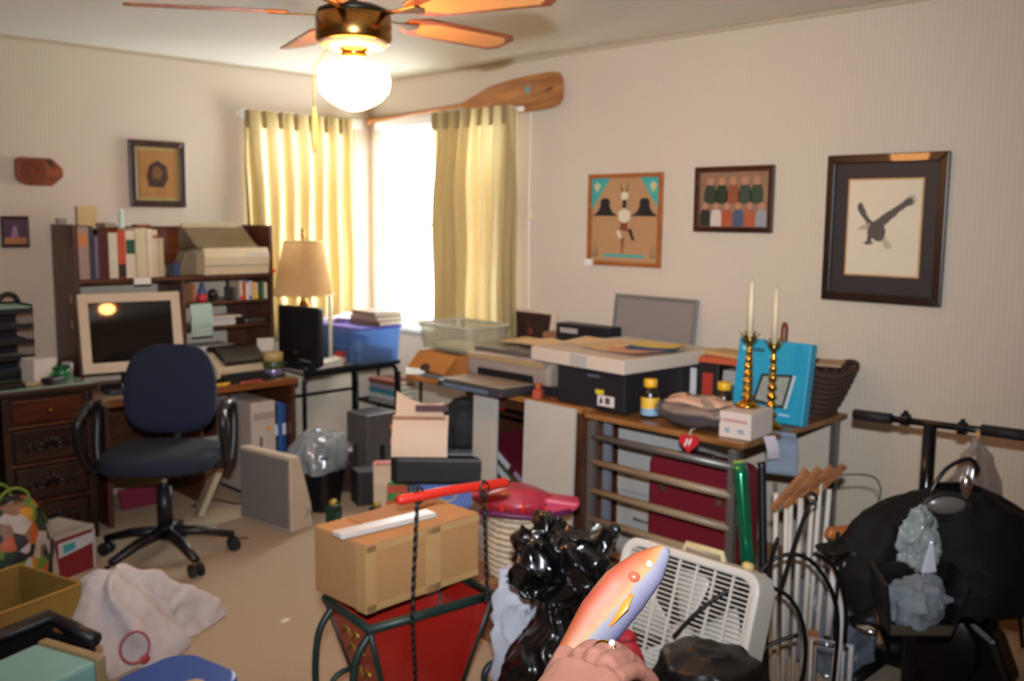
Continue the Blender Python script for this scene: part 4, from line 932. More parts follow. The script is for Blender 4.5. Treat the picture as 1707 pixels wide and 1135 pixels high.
# local x = 2.18 - Y ; local y = X - 3.45 ; board X 3.03-3.86, Y 1.85-2.62
part(MB().prism([(-.44, -.42), (.33, -.42), (.33, .41), (-.44, .41)], .722, .745, 'xy'), 'table_board', wood('#6d451f', '#99683a', .4, axis='X', coat=.2), mt_, bev=.004)
M_STEEL = m('#77736e', .4, .6)
for x, y, mm in ((-.385, -.43, M_STEEL), (.30, -.43, M_STEEL), (-.40, -.31, m('#8f95a2', .4, .5)), (.30, .36, M_STEEL), (-.40, .36, M_STEEL)):
    part(MB().box((x, y, .36), (.032, .03, .72)), 'upright', mm, mt_, bev=.003)
for z in (.655, .545, .42, .295, .17):
    part(MB().tube([(-.385, -.432, z), (.30, -.432, z)], .016, 10, flat=1.0), 'rung', wood('#7d6a55', '#9c8468', .4, axis='X') if z < .6 else M_STEEL, mt_, smooth=True)
# behind the rungs
cab = T('filing_cabinet', 'grey-white metal filing cabinet behind the rungs of the rack', 'cabinet', (3.55, 2.48, 0), R90)
part(MB().box((0, 0, .345), (.34, .50, .69)), 'cabinet_body', m('#a3a09a', .5), cab, bev=.005)
for i in range(2):
    d = part(MB().box((0, -.258, .18 + .33 * i), (.32, .016, .30)), 'drawer', m('#a9a6a0', .5), cab, bev=.004)
    part(MB().tube([(-.05, -.266, .25 + .33 * i), (-.045, -.285, .25 + .33 * i), (.045, -.285, .25 + .33 * i), (.05, -.266, .25 + .33 * i)], .005, 6), 'handle', M_CHROME, d, smooth=True)
su = T('maroon_suitcase', 'maroon hard suitcase standing behind the rack rungs', 'suitcase', (3.26, 2.18, 0), R90)
part(MB().prism([(x, z + .30) for x, z in rrect(.44, .58, .05)], -.07, .10), 'shell', m('#6e1424', .5), su, bev=.02)
part(MB().tube([(x, -.02, z + .30) for x, z in rrect(.445, .585, .05)], .006, 6, closed=True), 'rim', m('#4a0d18', .4), su, smooth=True)
part(MB().tube([(-.06, .0, .585), (-.055, .0, .61), (.055, .0, .61), (.06, .0, .585)], .009, 8), 'handle', m('#2a1014', .5), su, smooth=True)
for i in (-.14, .14): part(MB().box((i, -.072, .45), (.03, .01, .03)), 'latch', M_CHROME, su, bev=.002)

# things on the board
TZ = .746
def vitamin(label, loc, s=1.0, mark='#d8b13c'):
    v = T('vitamin_bottle', label, 'bottle', loc, .3, 'yellow capped vitamin bottles on the board')
    part(MB().lathe([(.034 * s, 0), (.038 * s, .004), (.038 * s, .10 * s), (.03 * s, .118 * s), (.022 * s, .125 * s), (.022 * s, .132 * s)], n=24), 'bottle_body', m('#241a14', .25), v, smooth=True)
    part(MB().lathe([(.0386 * s, .015), (.0388 * s, .016), (.0388 * s, .085 * s), (.0386 * s, .086 * s)], n=24, cap=False), 'paper_label', m(mark, .5, nz=.3, sc=40), v)
    part(MB().lathe([(.039 * s, .012), (.0392 * s, .013), (.0392 * s, .04 * s), (.039 * s, .041 * s)], n=24, cap=False), 'blue_band', m('#7fa6bf', .5), v)
    part(MB().lathe([(.027 * s, .128 * s), (.028 * s, .13 * s), (.028 * s, .158 * s), (.026 * s, .16 * s), (.001, .16 * s)], n=24), 'cap', m('#dba81c', .4), v, smooth=True)
vitamin('yellow capped vitamin bottle standing right beside the black carton', (3.16, 2.375, TZ))
vitamin('yellow capped vitamin bottle behind the plastic bag and white box', (3.33, 2.13, TZ), 1.0)
pbg = T('plastic_bag', 'clear zip bag of folded beige packages on the front of the board', 'bag', (3.15, 2.13, TZ), R90)
def pack(w, d, h, z, seed):
    rr = random.Random(seed); a = [rr.uniform(0, 6) for _ in range(6)]
    def fn(u, v):
        t = 2 * PI * u; k = math.sin(PI * min(max(v, .03), .97)) ** .35
        q = 1 + .05 * math.sin(3 * t + a[0]) + .04 * math.sin(7 * t + a[1] + v * 3)
        ca, sa = math.cos(t), math.sin(t)
        return (w / 2 * math.copysign(abs(ca) ** .6, ca) * k * q, d / 2 * math.copysign(abs(sa) ** .6, sa) * k * q, z + h * v + .006 * math.sin(4 * t + a[2]))
    return MB().grid(fn, 40, 10, closeu=True)
part(pack(.29, .17, .05, .004, 1), 'dark_packet', m('#3a2a2c', .6, nz=.4), pbg, smooth=True)
part(pack(.30, .18, .045, .045, 2), 'beige_packet', m('#b59478', .7, nz=.2), pbg, smooth=True)
part(pack(.27, .16, .04, .082, 3), 'folded_packet', m('#c8a184', .7, nz=.2), pbg, smooth=True)
part(pack(.33, .21, .115, .003, 5), 'clear_film', sheer('#c6c8cc', .3, clear=.86, weave=30), pbg, smooth=True)
htg = T('heart_tag', 'red heart shaped tag with white lettering hanging over the board edge', 'tag', (3.012, 2.07, .715), R90 + .1)
hp = []
for i in range(28):
    t = 2 * PI * i / 28; hp.append((.0026 * 16 * math.sin(t) ** 3, .0026 * (13 * math.cos(t) - 5 * math.cos(2 * t) - 2 * math.cos(3 * t) - math.cos(4 * t))))
part(MB().prism(hp, -.012, .0), 'heart', m('#b81f26', .5), htg, bev=.004)
for p in ([(-.018, -.012), (-.012, -.016), (.0, .016), (-.006, .018)], [(.0, -.008), (.006, -.01), (.016, .018), (.01, .02)], [(-.012, .0), (.014, .006), (.014, .011), (-.012, .005)]):
    part(MB().prism(p, -.0122, -.0135), 'white_lettering', m('#e6d6d2', .6), htg)
part(MB().tube([(0, -.004, .03), (0, .01, .05), (0, .04, .045)], .002, 6), 'string', m('#cfc6b8', .6), htg)
wx = T('white_box', 'small white carton with pink print at the board corner', 'carton', (3.17, 1.925, TZ), R90 + .1)
part(MB().box((0, 0, .05), (.13, .19, .10)), 'box_body', m('#cbbdb2', .6, nz=.04), wx, bev=.003)
part(MB().box((0, -.0962, .068), (.10, .002, .012)), 'pink_print', m('#b98d8a', .6), wx)
part(MB().box((-.03, -.0962, .03), (.02, .002, .016)), 'blue_print', m('#8a98a4', .6), wx)
part(MB().box((.025, -.0962, .03), (.025, .002, .016)), 'blue_print', m('#8a98a4', .6), wx)
def candlestick(label, loc, hz_, ch_):
    c = T('candlestick', label, 'candlestick', loc, 0, 'brass candlesticks with tapers')
    prof = [(.045, 0), (.048, .008), (.03, .02), (.016, .03)]
    n = 7
    for i in range(n):
        z = .03 + (hz_ - .07) * i / n; dz = (hz_ - .07) / n; R = .024 - .0015 * i
        prof += [(.010, z + dz * .05), (R, z + dz * .4), (R * .9, z + dz * .65), (.010, z + dz * .95)]
    prof += [(.009, hz_ - .03), (.016, hz_ - .015), (.018, hz_)]
    part(MB().lathe(prof, n=20), 'stem', M_GOLD, c, smooth=True)
    for k in range(6):
        a = 2 * PI * k / 6
        p = [(.012 * math.cos(a), .012 * math.sin(a), hz_ - .02), (.026 * math.cos(a), .026 * math.sin(a), hz_ + .004), (.04 * math.cos(a), .04 * math.sin(a), hz_ + .022)]
        part(MB().tube(p, [.008, .010, .002], 6, flat=.4), 'leaf_petal', m('#7a6a34', .3, .8), c, smooth=True)
    part(MB().lathe([(.011, hz_), (.011, hz_ + ch_ * .55), (.006, hz_ + ch_ * .97), (.001, hz_ + ch_)], n=14), 'taper', m('#d8c8a6', .5), c, smooth=True)
    part(MB().cyl((0, 0, hz_ + ch_), (0, 0, hz_ + ch_ + .008), .001, n=5), 'wick', M_BLACKP, c)
candlestick('brass candlestick with a cream taper, left of the pair, on the white carton', (3.205, 1.945, TZ + .101), .27, .215)
candlestick('brass candlestick with a cream taper, right of the pair, in front of the turquoise box', (3.37, 1.935, TZ), .33, .225)
kbx = T('tablet_box', 'bright turquoise tablet box with a pictured screen, standing behind candlesticks', 'box', (3.46, 2.0, TZ), R90 + .02, rx=math.radians(-9))
part(MB().box((0, 0, .165), (.325, .05, .33)), 'box_body', m('#1c93b4', .45, nz=.04), kbx, bev=.004)
part(MB().prism([(-.04, .19), (.10, .20), (.075, .06), (-.07, .07)], -.0256, -.0275), 'pictured_tablet', m('#1b1c20', .4), kbx)
part(MB().prism([(-.03, .18), (.088, .189), (.067, .072), (-.055, .081)], -.0277, -.0285), 'pictured_screen', m('#8f948c', .4, nz=.5, sc=40), kbx)
part(MB().prism([(.10, .20), (.112, .195), (.088, .062), (.075, .06)], -.0256, -.0272), 'pictured_edge', m('#c3c8c8', .4), kbx)
part(MB().box((-.07, -.0258, .285), (.06, .0015, .014)), 'dark_lettering', m('#15566c', .5), kbx)
part(MB().box((.08, -.0258, .035), (.05, .0015, .008)), 'pale_lettering', m('#9fd0dc', .5), kbx)
part(MB().cyl((-.13, -.0252, .29), (-.13, -.0268, .29), .012), 'pale_mark', m('#86c4d4', .5), kbx)
wk = T('wicker_basket', 'dark brown wicker basket with a flared rim behind the turquoise box', 'basket', (3.715, 1.985, TZ), R90); wk.scale = (.80, .74, .95)
M_WICK = m('#3a2416', .8, nz=.4, sc=60)
for i in range(9):
    z = .01 + .026 * i; k = .55 + .45 * (i / 8) ** .8
    part(MB().tube([(x * k, y * k, z + .02 * math.sin(PI * 2 * q / 44 * 2) * (i / 8)) for q, (x, y) in enumerate(rrect(.52, .36, .14, 10))], .014, 6, closed=True), 'woven_coil', M_WICK, wk, smooth=True)
part(MB().prism([(x * .55, y * .55) for x, y in rrect(.52, .36, .14, 10)], 0, .014, 'xy'), 'basket_floor', M_WICK, wk)
g = MB()
for q in range(24):
    a = 2 * PI * q / 24; g.tube([(.143 * math.cos(a) , .10 * math.sin(a), .01), (.25 * math.cos(a), .172 * math.sin(a), .23)], .006, 5)
part(g, 'stakes', M_WICK, wk, smooth=True)
one(MB().tube([(0, 0, 0), (0.003, 0, .20), (.006, 0, .345), (.007, 0, .37)], [.012, .014, .016, .010], 10), 'wooden_club', wood('#6b2f18', '#8a4526', .4, axis='Z'), 'reddish wooden club standing upright in the wicker basket', 'club', (3.66, 2.06, TZ + .016), smooth=True)
one(MB().prism([(-.06, 0), (.06, .01), (.055, .02), (-.06, .012)], -.05, .05), 'paper_packet', m('#a98a66', .8), 'crumpled tan packet lying in the wicker basket rim', 'packet', (3.70, 1.86, TZ + .222), .3, bev=.004)
# boxes behind the bag
kx = T('black_red_carton', 'black carton with white vertical lettering and a red patch', 'carton', (3.60, 2.42, TZ), R90 + .1)
part(MB().box((0, 0, .10), (.24, .16, .20)), 'box_body', m('#1d1818', .5), kx, bev=.004)
part(MB().box((.0, -.0812, .10), (.03, .002, .13)), 'white_lettering', m('#c9c2bc', .6), kx)
part(MB().box((.07, -.0812, .09), (.05, .002, .12)), 'red_patch', m('#a3301f', .6), kx)
gx = T('grey_carton', 'grey carton with two dark symbols beneath an orange book', 'carton', (3.56, 2.17, TZ), R90 + .12)
part(MB().prism([(-.09, 0), (.09, 0), (.075, .18), (-.075, .18)], -.07, .07), 'box_body', m('#8f908e', .55), gx, bev=.004)
for x in (-.03, .035): part(MB().prism(rrect(.025, .04, .008), -.0705, -.072), 'dark_symbol', m('#2c3036', .6), gx).location = (x, 0, .10)
flatbook('orange-red paperback lying across the two cartons', (3.57, 2.25, TZ + .202), .15, .24, .025, '#b5502c', .1)
flatbook('tan paperback on top of the orange-red one', (3.60, 2.28, TZ + .228), .13, .20, .018, '#b8925a', -.2)
one(MB().grid(lambda u, v: (.03 * math.sin(v * 5), (u - .5) * (.09 + .04 * v), -.16 * v), 8, 8), 'grey_cloth', m('#7e8896', .9), 'grey-blue cloth hanging over the corner of the board', 'cloth', (3.30, 1.838, TZ + .002), .3, solid=.004, smooth=True)
one(MB().grid(lambda u, v: ((u - .5) * .05 + .02 * v, -.012 * math.sin(v * 3), -.09 * v), 4, 6), 'paper_strip', m('#c2b6bc', .8), 'pinkish white paper strip hanging from the board corner', 'paper', (3.20, 1.842, TZ + .004), -.5, solid=.0015)

# ------------------------------------------------------------------ soft things
def blob(prof, wr=.06, seed=1, n=56, sub=None, sy=1.0, lobes=(3, 5, 9, 17)):
    """closed soft shape: radius profile [(r, z)...] with folds running up it"""
    rr = random.Random(seed); ph = [rr.uniform(0, 6.28) for _ in lobes]; tw = [rr.uniform(-3, 3) for _ in lobes]
    N = 34
    def at(t):
        k = t * (len(prof) - 1); i = min(int(k), len(prof) - 2); q = k - i; q = q * q * (3 - 2 * q)
        return prof[i][0] * (1 - q) + prof[i + 1][0] * q, prof[i][1] * (1 - (k - i)) + prof[i + 1][1] * (k - i)
    def fn(u, v):
        a = 2 * PI * u; r, z = at(v)
        w_ = 1 + sum(wr * (1.0 / (1 + .35 * j)) * math.sin(l * a + ph[j] + tw[j] * v * 2.2) for j, l in enumerate(lobes))
        z2 = z + wr * .25 * r * math.sin(6 * a + 9 * v + ph[0]) * math.sin(PI * v)
        return (r * w_ * math.cos(a), r * w_ * math.sin(a) * sy, max(z2, 0.0) if prof[0][1] >= 0 else z2)
    mb = MB().grid(fn, n, N, closeu=True)
    mb.f.append(tuple(range(n))[::-1]); mb.f.append(tuple(N * n + k for k in range(n)))
    return mb

# ------------------------------------------------------------------ floor between chair and desk
sp = T('speaker_box', 'beige wedge shaped speaker box with a grey mesh front on the carpet', 'speaker', (2.43, 4.22, 0), R90 + math.radians(8))
part(MB().prism([(.0, 0), (.14, 0), (.13, .12), (.06, .38), (.0, .38)], -.20, .20, 'yz'), 'cabinet', m('#bba890', .55), sp, bev=.006)
part(MB().box((0, -.004, .19), (.375, .008, .35)), 'mesh_grille', m('#77706a', .8, nz=.2, sc=260, bump=.5), sp, bev=.002)
part(MB().tube([(.2015, .09, .06), (.2015, .11, .10), (.2015, .13, .06)], .004, 6), 'side_catch', m('#8a7c68', .5), sp, smooth=True)
ws = T('waste_bin', 'black waste bin lined with a clear plastic bag behind the speaker box', 'waste bin', (2.80, 4.30, 0), .5)
o_ = rrect(.27, .23, .03); n_ = len(o_); wb_ = MB()
wb_.v += [(x * .74, y * .74, 0) for x, y in o_] + [(x, y, .31) for x, y in o_] + [(x * .94, y * .94, .31) for x, y in o_] + [(x * .70, y * .70, .01) for x, y in o_]
for j in range(3):
    for i in range(n_): wb_.f.append((j * n_ + i, j * n_ + (i + 1) % n_, (j + 1) * n_ + (i + 1) % n_, (j + 1) * n_ + i))
wb_.f.append(tuple(range(n_))[::-1]); wb_.f.append(tuple(3 * n_ + i for i in range(n_)))
part(wb_, 'bin_body', m('#0e0d0f', .45), ws)
part(crumple(blob([(.165, .22), (.172, .27), (.17, .33), (.14, .38), (.09, .405), (.03, .40)], .07, 9, sy=.88), .03, 7, 3), 'bag_liner', sheer('#aab2b6', .3, clear=.32, weave=25), ws, smooth=True)
cr = T('wooden_crate', 'dark wooden crate with loose papers against the wall under the corner table', 'crate', (3.06, 4.56, 0), -.75)
for s in (-1, 1):
    part(MB().box((0, s * .11, .13), (.28, .014, .22)), 'crate_side', M_DARKWOOD, cr, bev=.003)
    part(MB().box((s * .14, 0, .14), (.014, .22, .24)), 'crate_end', M_DARKWOOD, cr, bev=.003)
part(MB().box((0, 0, .02), (.27, .21, .015)), 'crate_floor', M_DARKWOOD, cr)
stack('loose mixed papers lying in the dark wooden crate', (3.06, 4.56, .03), .23, .18, 18, '#8d8078', -.6, .013)
one(MB().tube([(-.07, 0, .01), (.0, .01, .02), (.08, 0, .012)], [.008, .01, .006], 6), 'stapler', M_BLACKP, 'black stapler lying on the papers in the crate', 'stapler', (3.05, 4.58, .266), .4, smooth=True)
tw = T('grey_computer_tower', 'dark grey computer tower with a black loop handle under the corner table', 'computer tower', (3.27, 4.46, 0), 0)
part(MB().box((0, 0, .22), (.21, .20, .44)), 'case', m('#55504c', .5), tw, bev=.006)
part(MB().box((-.01, .0, .4405), (.14, .14, .004)), 'open_top', m('#171516', .6), tw)
part(MB().tube([(.0, -.103, .12), (.0, -.116, .12), (.0, -.116, .24), (.0, -.103, .24)], .008, 6).box((.0, -.101, .18), (.03, .003, .15)), 'loop_handle', M_BLACKP, tw, smooth=False)
one(MB().tube([(-.03, 0, 0), (0, 0, .03), (.04, .01, .0)], [.006, .012, .012], 8), 'toy_hand', m('#c8b0a0', .6), 'pale rod with a knob lying beside the waste bin', 'rod', (2.98, 4.33, .20), 0, smooth=True)
one(MB().prism(rrect(.16, .14, .02), 0, .19, 'xy'), 'dark_box', m('#24201f', .6), 'small dark box between the waste bin and the grey tower', 'box', (3.05, 4.20, 0), -.3, bev=.006)
wrb = T('gift_carton', 'tall white gift carton with a red printed top near the striped bag', 'carton', (2.90, 3.86, 0), -.62)
part(MB().prism([(-.07, 0), (.07, 0), (.07, .30), (-.01, .30), (-.07, .22)], -.05, .05, 'yz'), 'box_body', m('#c3ab90', .65), wrb, bev=.003)
part(MB().box((.052, .02, .24), (.004, .08, .10)), 'red_print', m('#a8402f', .6, nz=.5, sc=50), wrb)
part(MB().prism([(-.005, .302), (.068, .302), (.068, .306), (-.005, .306)], -.045, .048, 'yz'), 'red_lid_print', m('#b54a3a', .6, nz=.4, sc=40), wrb)
for i, (x, y, lb) in enumerate(((2.69, 4.00, 'small dark green ornament box with a gold top, left one by the carton'), (2.84, 3.83, 'small dark green ornament box with a gold top, right one beside the striped bag'))):
    g = T('ornament_box', lb, 'box', (x, y, 0), .3, 'green ornament boxes on the carpet')
    part(MB().prism([(-.03, 0), (.03, 0), (.036, .10), (-.036, .10)], -.028, .028), 'box_body', m('#17332a', .5), g, bev=.003)
    part(MB().ell((0, 0, .112), (.022, .022, .02)), 'gold_top', m('#b3923c', .4, .4), g, smooth=True)
    part(MB().box((0, -.029, .05), (.03, .003, .04)), 'front_print', m('#2f5a48', .5), g)
one(MB().tube([(-.08, 0, .008), (-.02, .02, .012), (.05, 0, .01), (.09, .02, .008)], [.008, .014, .012, .006], 8), 'dark_tool', M_BLACKP, 'small dark tool lying on the carpet between the green ornament boxes', 'tool', (2.76, 3.86, 0), -.4, smooth=True)

# gift bags carrying the black case
gb = T('blue_gift_bag', 'blue gift bag with printed dark figures under the black case', 'gift bag', (2.97, 3.42, 0), -PI / 4)
part(MB().prism([(-.22, 0), (.22, 0), (.20, .30), (-.16, .30)], -.06, .07), 'bag_body', m('#5a74b4', .6, nz=.12, sc=20), gb, bev=.006)
for i, (x, c, wd) in enumerate(((-.10, '#2c3040', .10), (.04, '#20242e', .14), (.15, '#3a4a80', .06))):
    part(MB().prism(rrect(wd, .07, .02), -.0605, -.0625), 'printed_figure', m(c, .6), gb).location = (x, 0, .12)
for x, c in ((-.12, '#c8782c'), (-.06, '#c8782c'), (.12, '#b8443c')):
    part(MB().cyl((x, -.0615, .115), (x, -.064, .115), .017, n=14), 'printed_dot', m(c, .6), gb)
part(MB().tube([(-.06, -.062, .28), (-.04, -.066, .22), (.02, -.066, .22), (.05, -.062, .28)], .004, 6, cr=5), 'cord_handle', m('#c8b27a', .6), gb, smooth=True)
stb = T('striped_gift_bag', 'red and green striped gift bag at the left of the blue bag', 'gift bag', (2.785, 3.60, 0), -PI / 4)
part(MB().prism([(-.055, 0), (.045, 0), (.055, .30), (-.035, .30)], -.05, .05), 'bag_body', m('#3d7a34', .6), stb, bev=.004)
for i in range(4):
    part(MB().box((-.002 + .004 * i, -.0515, .04 + .075 * i), (.098, .003, .036)), 'red_stripe', m('#b8452e', .6), stb)
part(MB().box((.075, .0, .14), (.03, .06, .28)), 'grey_gusset', m('#4c5058', .6), stb, bev=.004)
bc = T('black_case', 'black padded case with a highlight painted on top lying on the gift bags', 'case', (2.955, 3.455, .302), -PI / 4)
part(MB().prism(rrect(.48, .26, .04), 0, .135, 'xy'), 'case_body', m('#141416', .5), bc, bev=.02)
part(MB().box((.10, .02, .136), (.24, .18, .004)), 'painted_highlight', m('#8f97a0', .35, .3), bc, bev=.001)  # pale sheet standing in for the highlight along the case's top edge
part(MB().box((.20, -.128, .07), (.012, .012, .05)), 'zip_pull', M_CHROME, bc, bev=.002)
part(MB().prism(rrect(.06, .20, .02), .0, .15, 'xy'), 'navy_end', m('#1b2248', .6), bc, bev=.01).location = (.235, .01, -.005)
wp = T('letter_pile', 'pile of folders faced with a large white sheet, standing on the black case', 'papers', (2.855, 3.50, .441), -PI / 4)
part(MB().box((-.01, .03, .085), (.255, .06, .17)), 'folder_bundle', m('#9a6a4a', .7, nz=.4, sc=25), wp, bev=.004)
part(MB().grid(lambda u, v: ((u - .5) * .265, -.075 + .10 * v ** 2.2, -.005 + .20 * v - .02 * v * v), 4, 10), 'front_sheet', m('#d9c0a8', .8, nz=.04), wp, solid=.003)
part(MB().grid(lambda u, v: (-.125 + u * .23, .04 + .05 * v, .17 + .11 * v - .055 * u * v - .03 * math.sin(u * PI) * v), 8, 6), 'back_sheet', m('#d6b99c', .8, nz=.04), wp, solid=.002)
part(MB().box((.05, .045, .205), (.16, .02, .03)), 'dark_binder', m('#54303a', .6), wp, bev=.003)
for z in (.05, .12): part(MB().cyl((-.145, .0, z), (-.13, .0, z), .014, n=12), 'red_tab', m('#b8402c', .5), wp)
bp = T('backpack', 'black backpack slumped on the black case in front of the desk', 'backpack', (3.085, 3.44, .441), -PI / 4)
part(blob([(.10, .0), (.125, .03), (.13, .10), (.11, .18), (.06, .235), (.02, .25)], .05, 4, sy=.62), 'bag_body', m('#0e0d0f', .75), bp, smooth=True)
part(MB().tube([(-.05, -.07, .02), (-.06, -.085, .12), (-.02, -.07, .22)], .010, 6, flat=.4), 'strap', m('#191819', .7), bp, smooth=True)
part(MB().tube([(.04, -.078, .03), (.05, -.09, .10), (.02, -.07, .20)], .004, 6), 'zip', m('#2a2a2c', .5), bp, smooth=True)
# tilted boxes under the desk
for i, (co, lb, dz) in enumerate((('#5a1220', 'dark red game box tilted under the desk between the boards', .0), ('#2f5c30', 'green game box under the red one beneath the desk', -.07), ('#6a1626', 'maroon flat box lowest of the tilted boxes under the desk', -.14))):
    g = T('game_box', lb, 'box', (3.34, 3.27, .36 + dz), R90, 'tilted game boxes under the desk', ry=math.radians(33))
    part(MB().box((0, 0, 0), (.36, .26, .055)), 'box_body', m(co, .5), g, bev=.003)
    part(MB().box((-.04, -.132, .0), (.12, .003, .03)), 'white_print', m('#c9c0c0', .6), g)
    part(MB().box((.09, -.132, .005), (.06, .003, .025)), 'grey_print', m('#8d8490', .6), g)
one(MB().box((0, 0, .06), (.30, .34, .12)), 'support_box', m('#3a2a20', .7), 'plain dark box on the floor under the tilted game boxes', 'box', (3.36, 3.24, 0), 0, bev=.004)

# ------------------------------------------------------------------ middle: sleigh planter with a carton
bx = T('brown_carton', 'flat brown carton on the carpet below the white wicker hamper', 'carton', (2.52, 2.60, 0), -.12)
part(MB().box((0, 0, .075), (.36, .42, .15)), 'box_body', m('#7d5540', .8), bx, bev=.004)
part(MB().box((0, 0, .1505), (.36, .05, .002)), 'tape_strip', m('#9a7452', .4), bx)
hm = T('wicker_hamper', 'small white wicker hamper behind the sleigh, under the pink sequin bag', 'hamper', (2.64, 2.60, .152))
M_WW = m('#cdb79a', .8, nz=.25, sc=70)
for i in range(11):
    z = .012 + .024 * i; r = .125 + .012 * math.sin(PI * i / 10)
    part(MB().tube([((r + .004 * (-1) ** q) * math.cos(2 * PI * q / 40), (r + .004 * (-1) ** q) * math.sin(2 * PI * q / 40), z) for q in range(40)], .011, 6, closed=True), 'woven_coil', M_WW, hm, smooth=True)
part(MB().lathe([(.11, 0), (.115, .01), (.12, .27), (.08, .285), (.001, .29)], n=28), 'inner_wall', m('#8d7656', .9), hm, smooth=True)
pk_ = T('sequin_bag', 'pink and red sequinned bag lying across the wicker hamper', 'bag', (2.55, 2.56, .45), -PI / 4)
def pkf(u, v):
    a = 2 * PI * u; k = math.sin(PI * min(max(v, .02), .98)) ** .6
    x = (v - .45) * .36
    return (x, .085 * k * math.cos(a) + .006 * math.sin(8 * v + 2 * a), .028 + (.045 + .02 * math.sin(3 * v)) * k * math.sin(a) + .006 * math.sin(5 * a + 6 * v) - .03 * (v - .3))
part(MB().grid(pkf, 36, 22, closeu=True), 'bag_body', m('#a02a3c', .35, nz=.3, sc=40, coat=.2), pk_, smooth=True)
part(MB().prism([(.10, -.03), (.24, .0), (.26, .03), (.12, .05)], -.06, .04), 'folded_flap', m('#c04058', .35, nz=.2), pk_, bev=.012)
part(MB().tube([(-.13, -.08, .0), (0, -.092, -.012), (.10, -.085, -.02), (.22, -.06, .0)], .012, 6), 'purple_hem', m('#5c1a48', .5), pk_, smooth=True)
rr = random.Random(3)
for i in range(9):
    x = rr.uniform(-.1, .12); part(MB().cyl((x, -.088, .012 + rr.uniform(-.02, .04)), (x, -.096, .016), .006, n=8), 'red_sequin', m('#e0381c', .2, .3), pk_)
sl = T('sleigh_planter', 'red metal sleigh planter with dark green trim and scrolled runners', 'planter', (1.755, 2.205, 0), math.radians(-7))
M_RED = m('#9c1d14', .38, nz=.25, sc=12, coat=.3)
M_GRN = m('#152b25', .45, nz=.25)
Lh, Wh, lb_, wb2 = .215, .135, .13, .085
def panel(p): return MB().add([p[0], p[1], p[2], p[3]], [(0, 1, 2, 3)])
zt, zb = .41, .12
tp = [(-Lh, -Wh, zt), (Lh, -Wh, zt), (Lh, Wh, zt), (-Lh, Wh, zt)]; bt = [(-lb_, -wb2, zb), (lb_, -wb2, zb), (lb_, wb2, zb), (-lb_, wb2, zb)]
for i in range(4):
    j = (i + 1) % 4
    pn = part(panel([bt[i], bt[j], tp[j], tp[i]]), 'side_panel', M_RED, sl, solid=.005)
part(MB().box((0, 0, zb), (2 * lb_, 2 * wb2, .006)), 'floor_panel', M_RED, sl)
part(MB().tube([(x, y, zt) for x, y, z in tp] , .016, 8, closed=True), 'rim_rail', M_GRN, sl, smooth=True)
for i in range(4):
    part(MB().cyl(bt[i], tp[i], .009, n=8), 'corner_rod', M_GRN, sl, smooth=True)
for q in (.35, .6, .8):
    part(MB().tube([(-Lh + (Lh - lb_) * (1 - q) - .006, -.05 + .02 * t, zb + (zt - zb) * q + .018 * math.sin(t * 2.2)) for t in range(6)], .005, 5), 'gold_scroll', m('#b09040', .4, .5), sl, smooth=True)
for s in (-1, 1):
    y = s * .115
    run = [(-.19, y, .40), (-.245, y, .33), (-.262, y, .22), (-.255, y, .10), (-.23, y, .03), (-.17, y, .012), (0, y, .012), (.17, y, .012), (.23, y, .03), (.262, y, .08), (.262, y, .14), (.23, y, .175), (.20, y, .15), (.205, y, .11), (.23, y, .105)]
    part(MB().tube(run, .011, 8, cr=5), 'runner', M_GRN, sl, smooth=True)
    sc_ = [(-.20, y, .03), (-.22, y, .10), (-.20, y, .16), (-.15, y, .175), (-.115, y, .14), (-.10, y, .06), (-.09, y, .015)]
    part(MB().tube(sc_, .009, 8, cr=5), 'scroll', M_GRN, sl, smooth=True)
    part(MB().tube([(.09, y, .015), (.10, y, .07), (.13, y, .12), (.16, y, .10), (.165, y, .05), (.15, y, .015)], .009, 8, cr=5), 'scroll', M_GRN, sl, smooth=True)
    for x in (-.09, .09): part(MB().cyl((x, y, .012), (x, s * .08, .125), .008, n=8), 'strut', M_GRN, sl, smooth=True)
# swing handle: two twisted rods up to a red grip
for p0, p1, p2 in (((-.065, -.14, .16), (-.085, -.15, .43), (-.052, -.13, .80)), ((.175, -.152, .40), (.178, -.155, .45), (.155, -.165, .79))):
    tws = []
    a_, b_, c_ = Vector(p0), Vector(p1), Vector(p2); K = 200
    for i in range(K + 1):
        t = i / K; P = a_.lerp(b_, t * 2.2) if t < 1 / 2.2 else b_.lerp(c_, (t - 1 / 2.2) / (1 - 1 / 2.2))
        tws.append(P + Vector((.0016 * math.cos(t * 150), .0016 * math.sin(t * 150), 0)))
    part(MB().tube(tws, .0055, 6), 'twisted_rod', m('#0f1715', .45, .3), sl, smooth=True)
    top = Vector(p2); part(MB().tube([top + Vector((.016 * math.sin(q), -.004, -.03 + .024 * math.cos(q))) for q in [i * PI / 6 for i in range(13)]], .004, 6), 'hook_loop', m('#1a1c1c', .4, .3), sl, smooth=True)
part(MB().tube([(-.12, -.125, .765), (-.11, -.126, .765), (.06, -.145, .77), (.235, -.165, .768), (.245, -.166, .768)], [.010, .015, .014, .015, .010], 12), 'red_grip', m('#c6281a', .35), sl, smooth=True)
cbx = T('cardboard_carton', 'brown cardboard carton with tape sitting in the sleigh planter', 'carton', (1.775, 2.285, .428), math.radians(1))
part(MB().box((0, 0, .10), (.445, .255, .20)), 'box_body', M_CARD, cbx, bev=.004)
for p, d in (((.03, -.1283, .10), (.06, .0015, .20)), ((-.205, -.1283, .10), (.035, .0015, .20)), ((-.2231, -.105, .10), (.0015, .045, .20)), ((.0, -.1283, .19), (.44, .0015, .018)), ((0, -.1283, .012), (.44, .0015, .02))):
    part(MB().box(p, d), 'tape_strip', m('#b58c5c', .35), cbx)
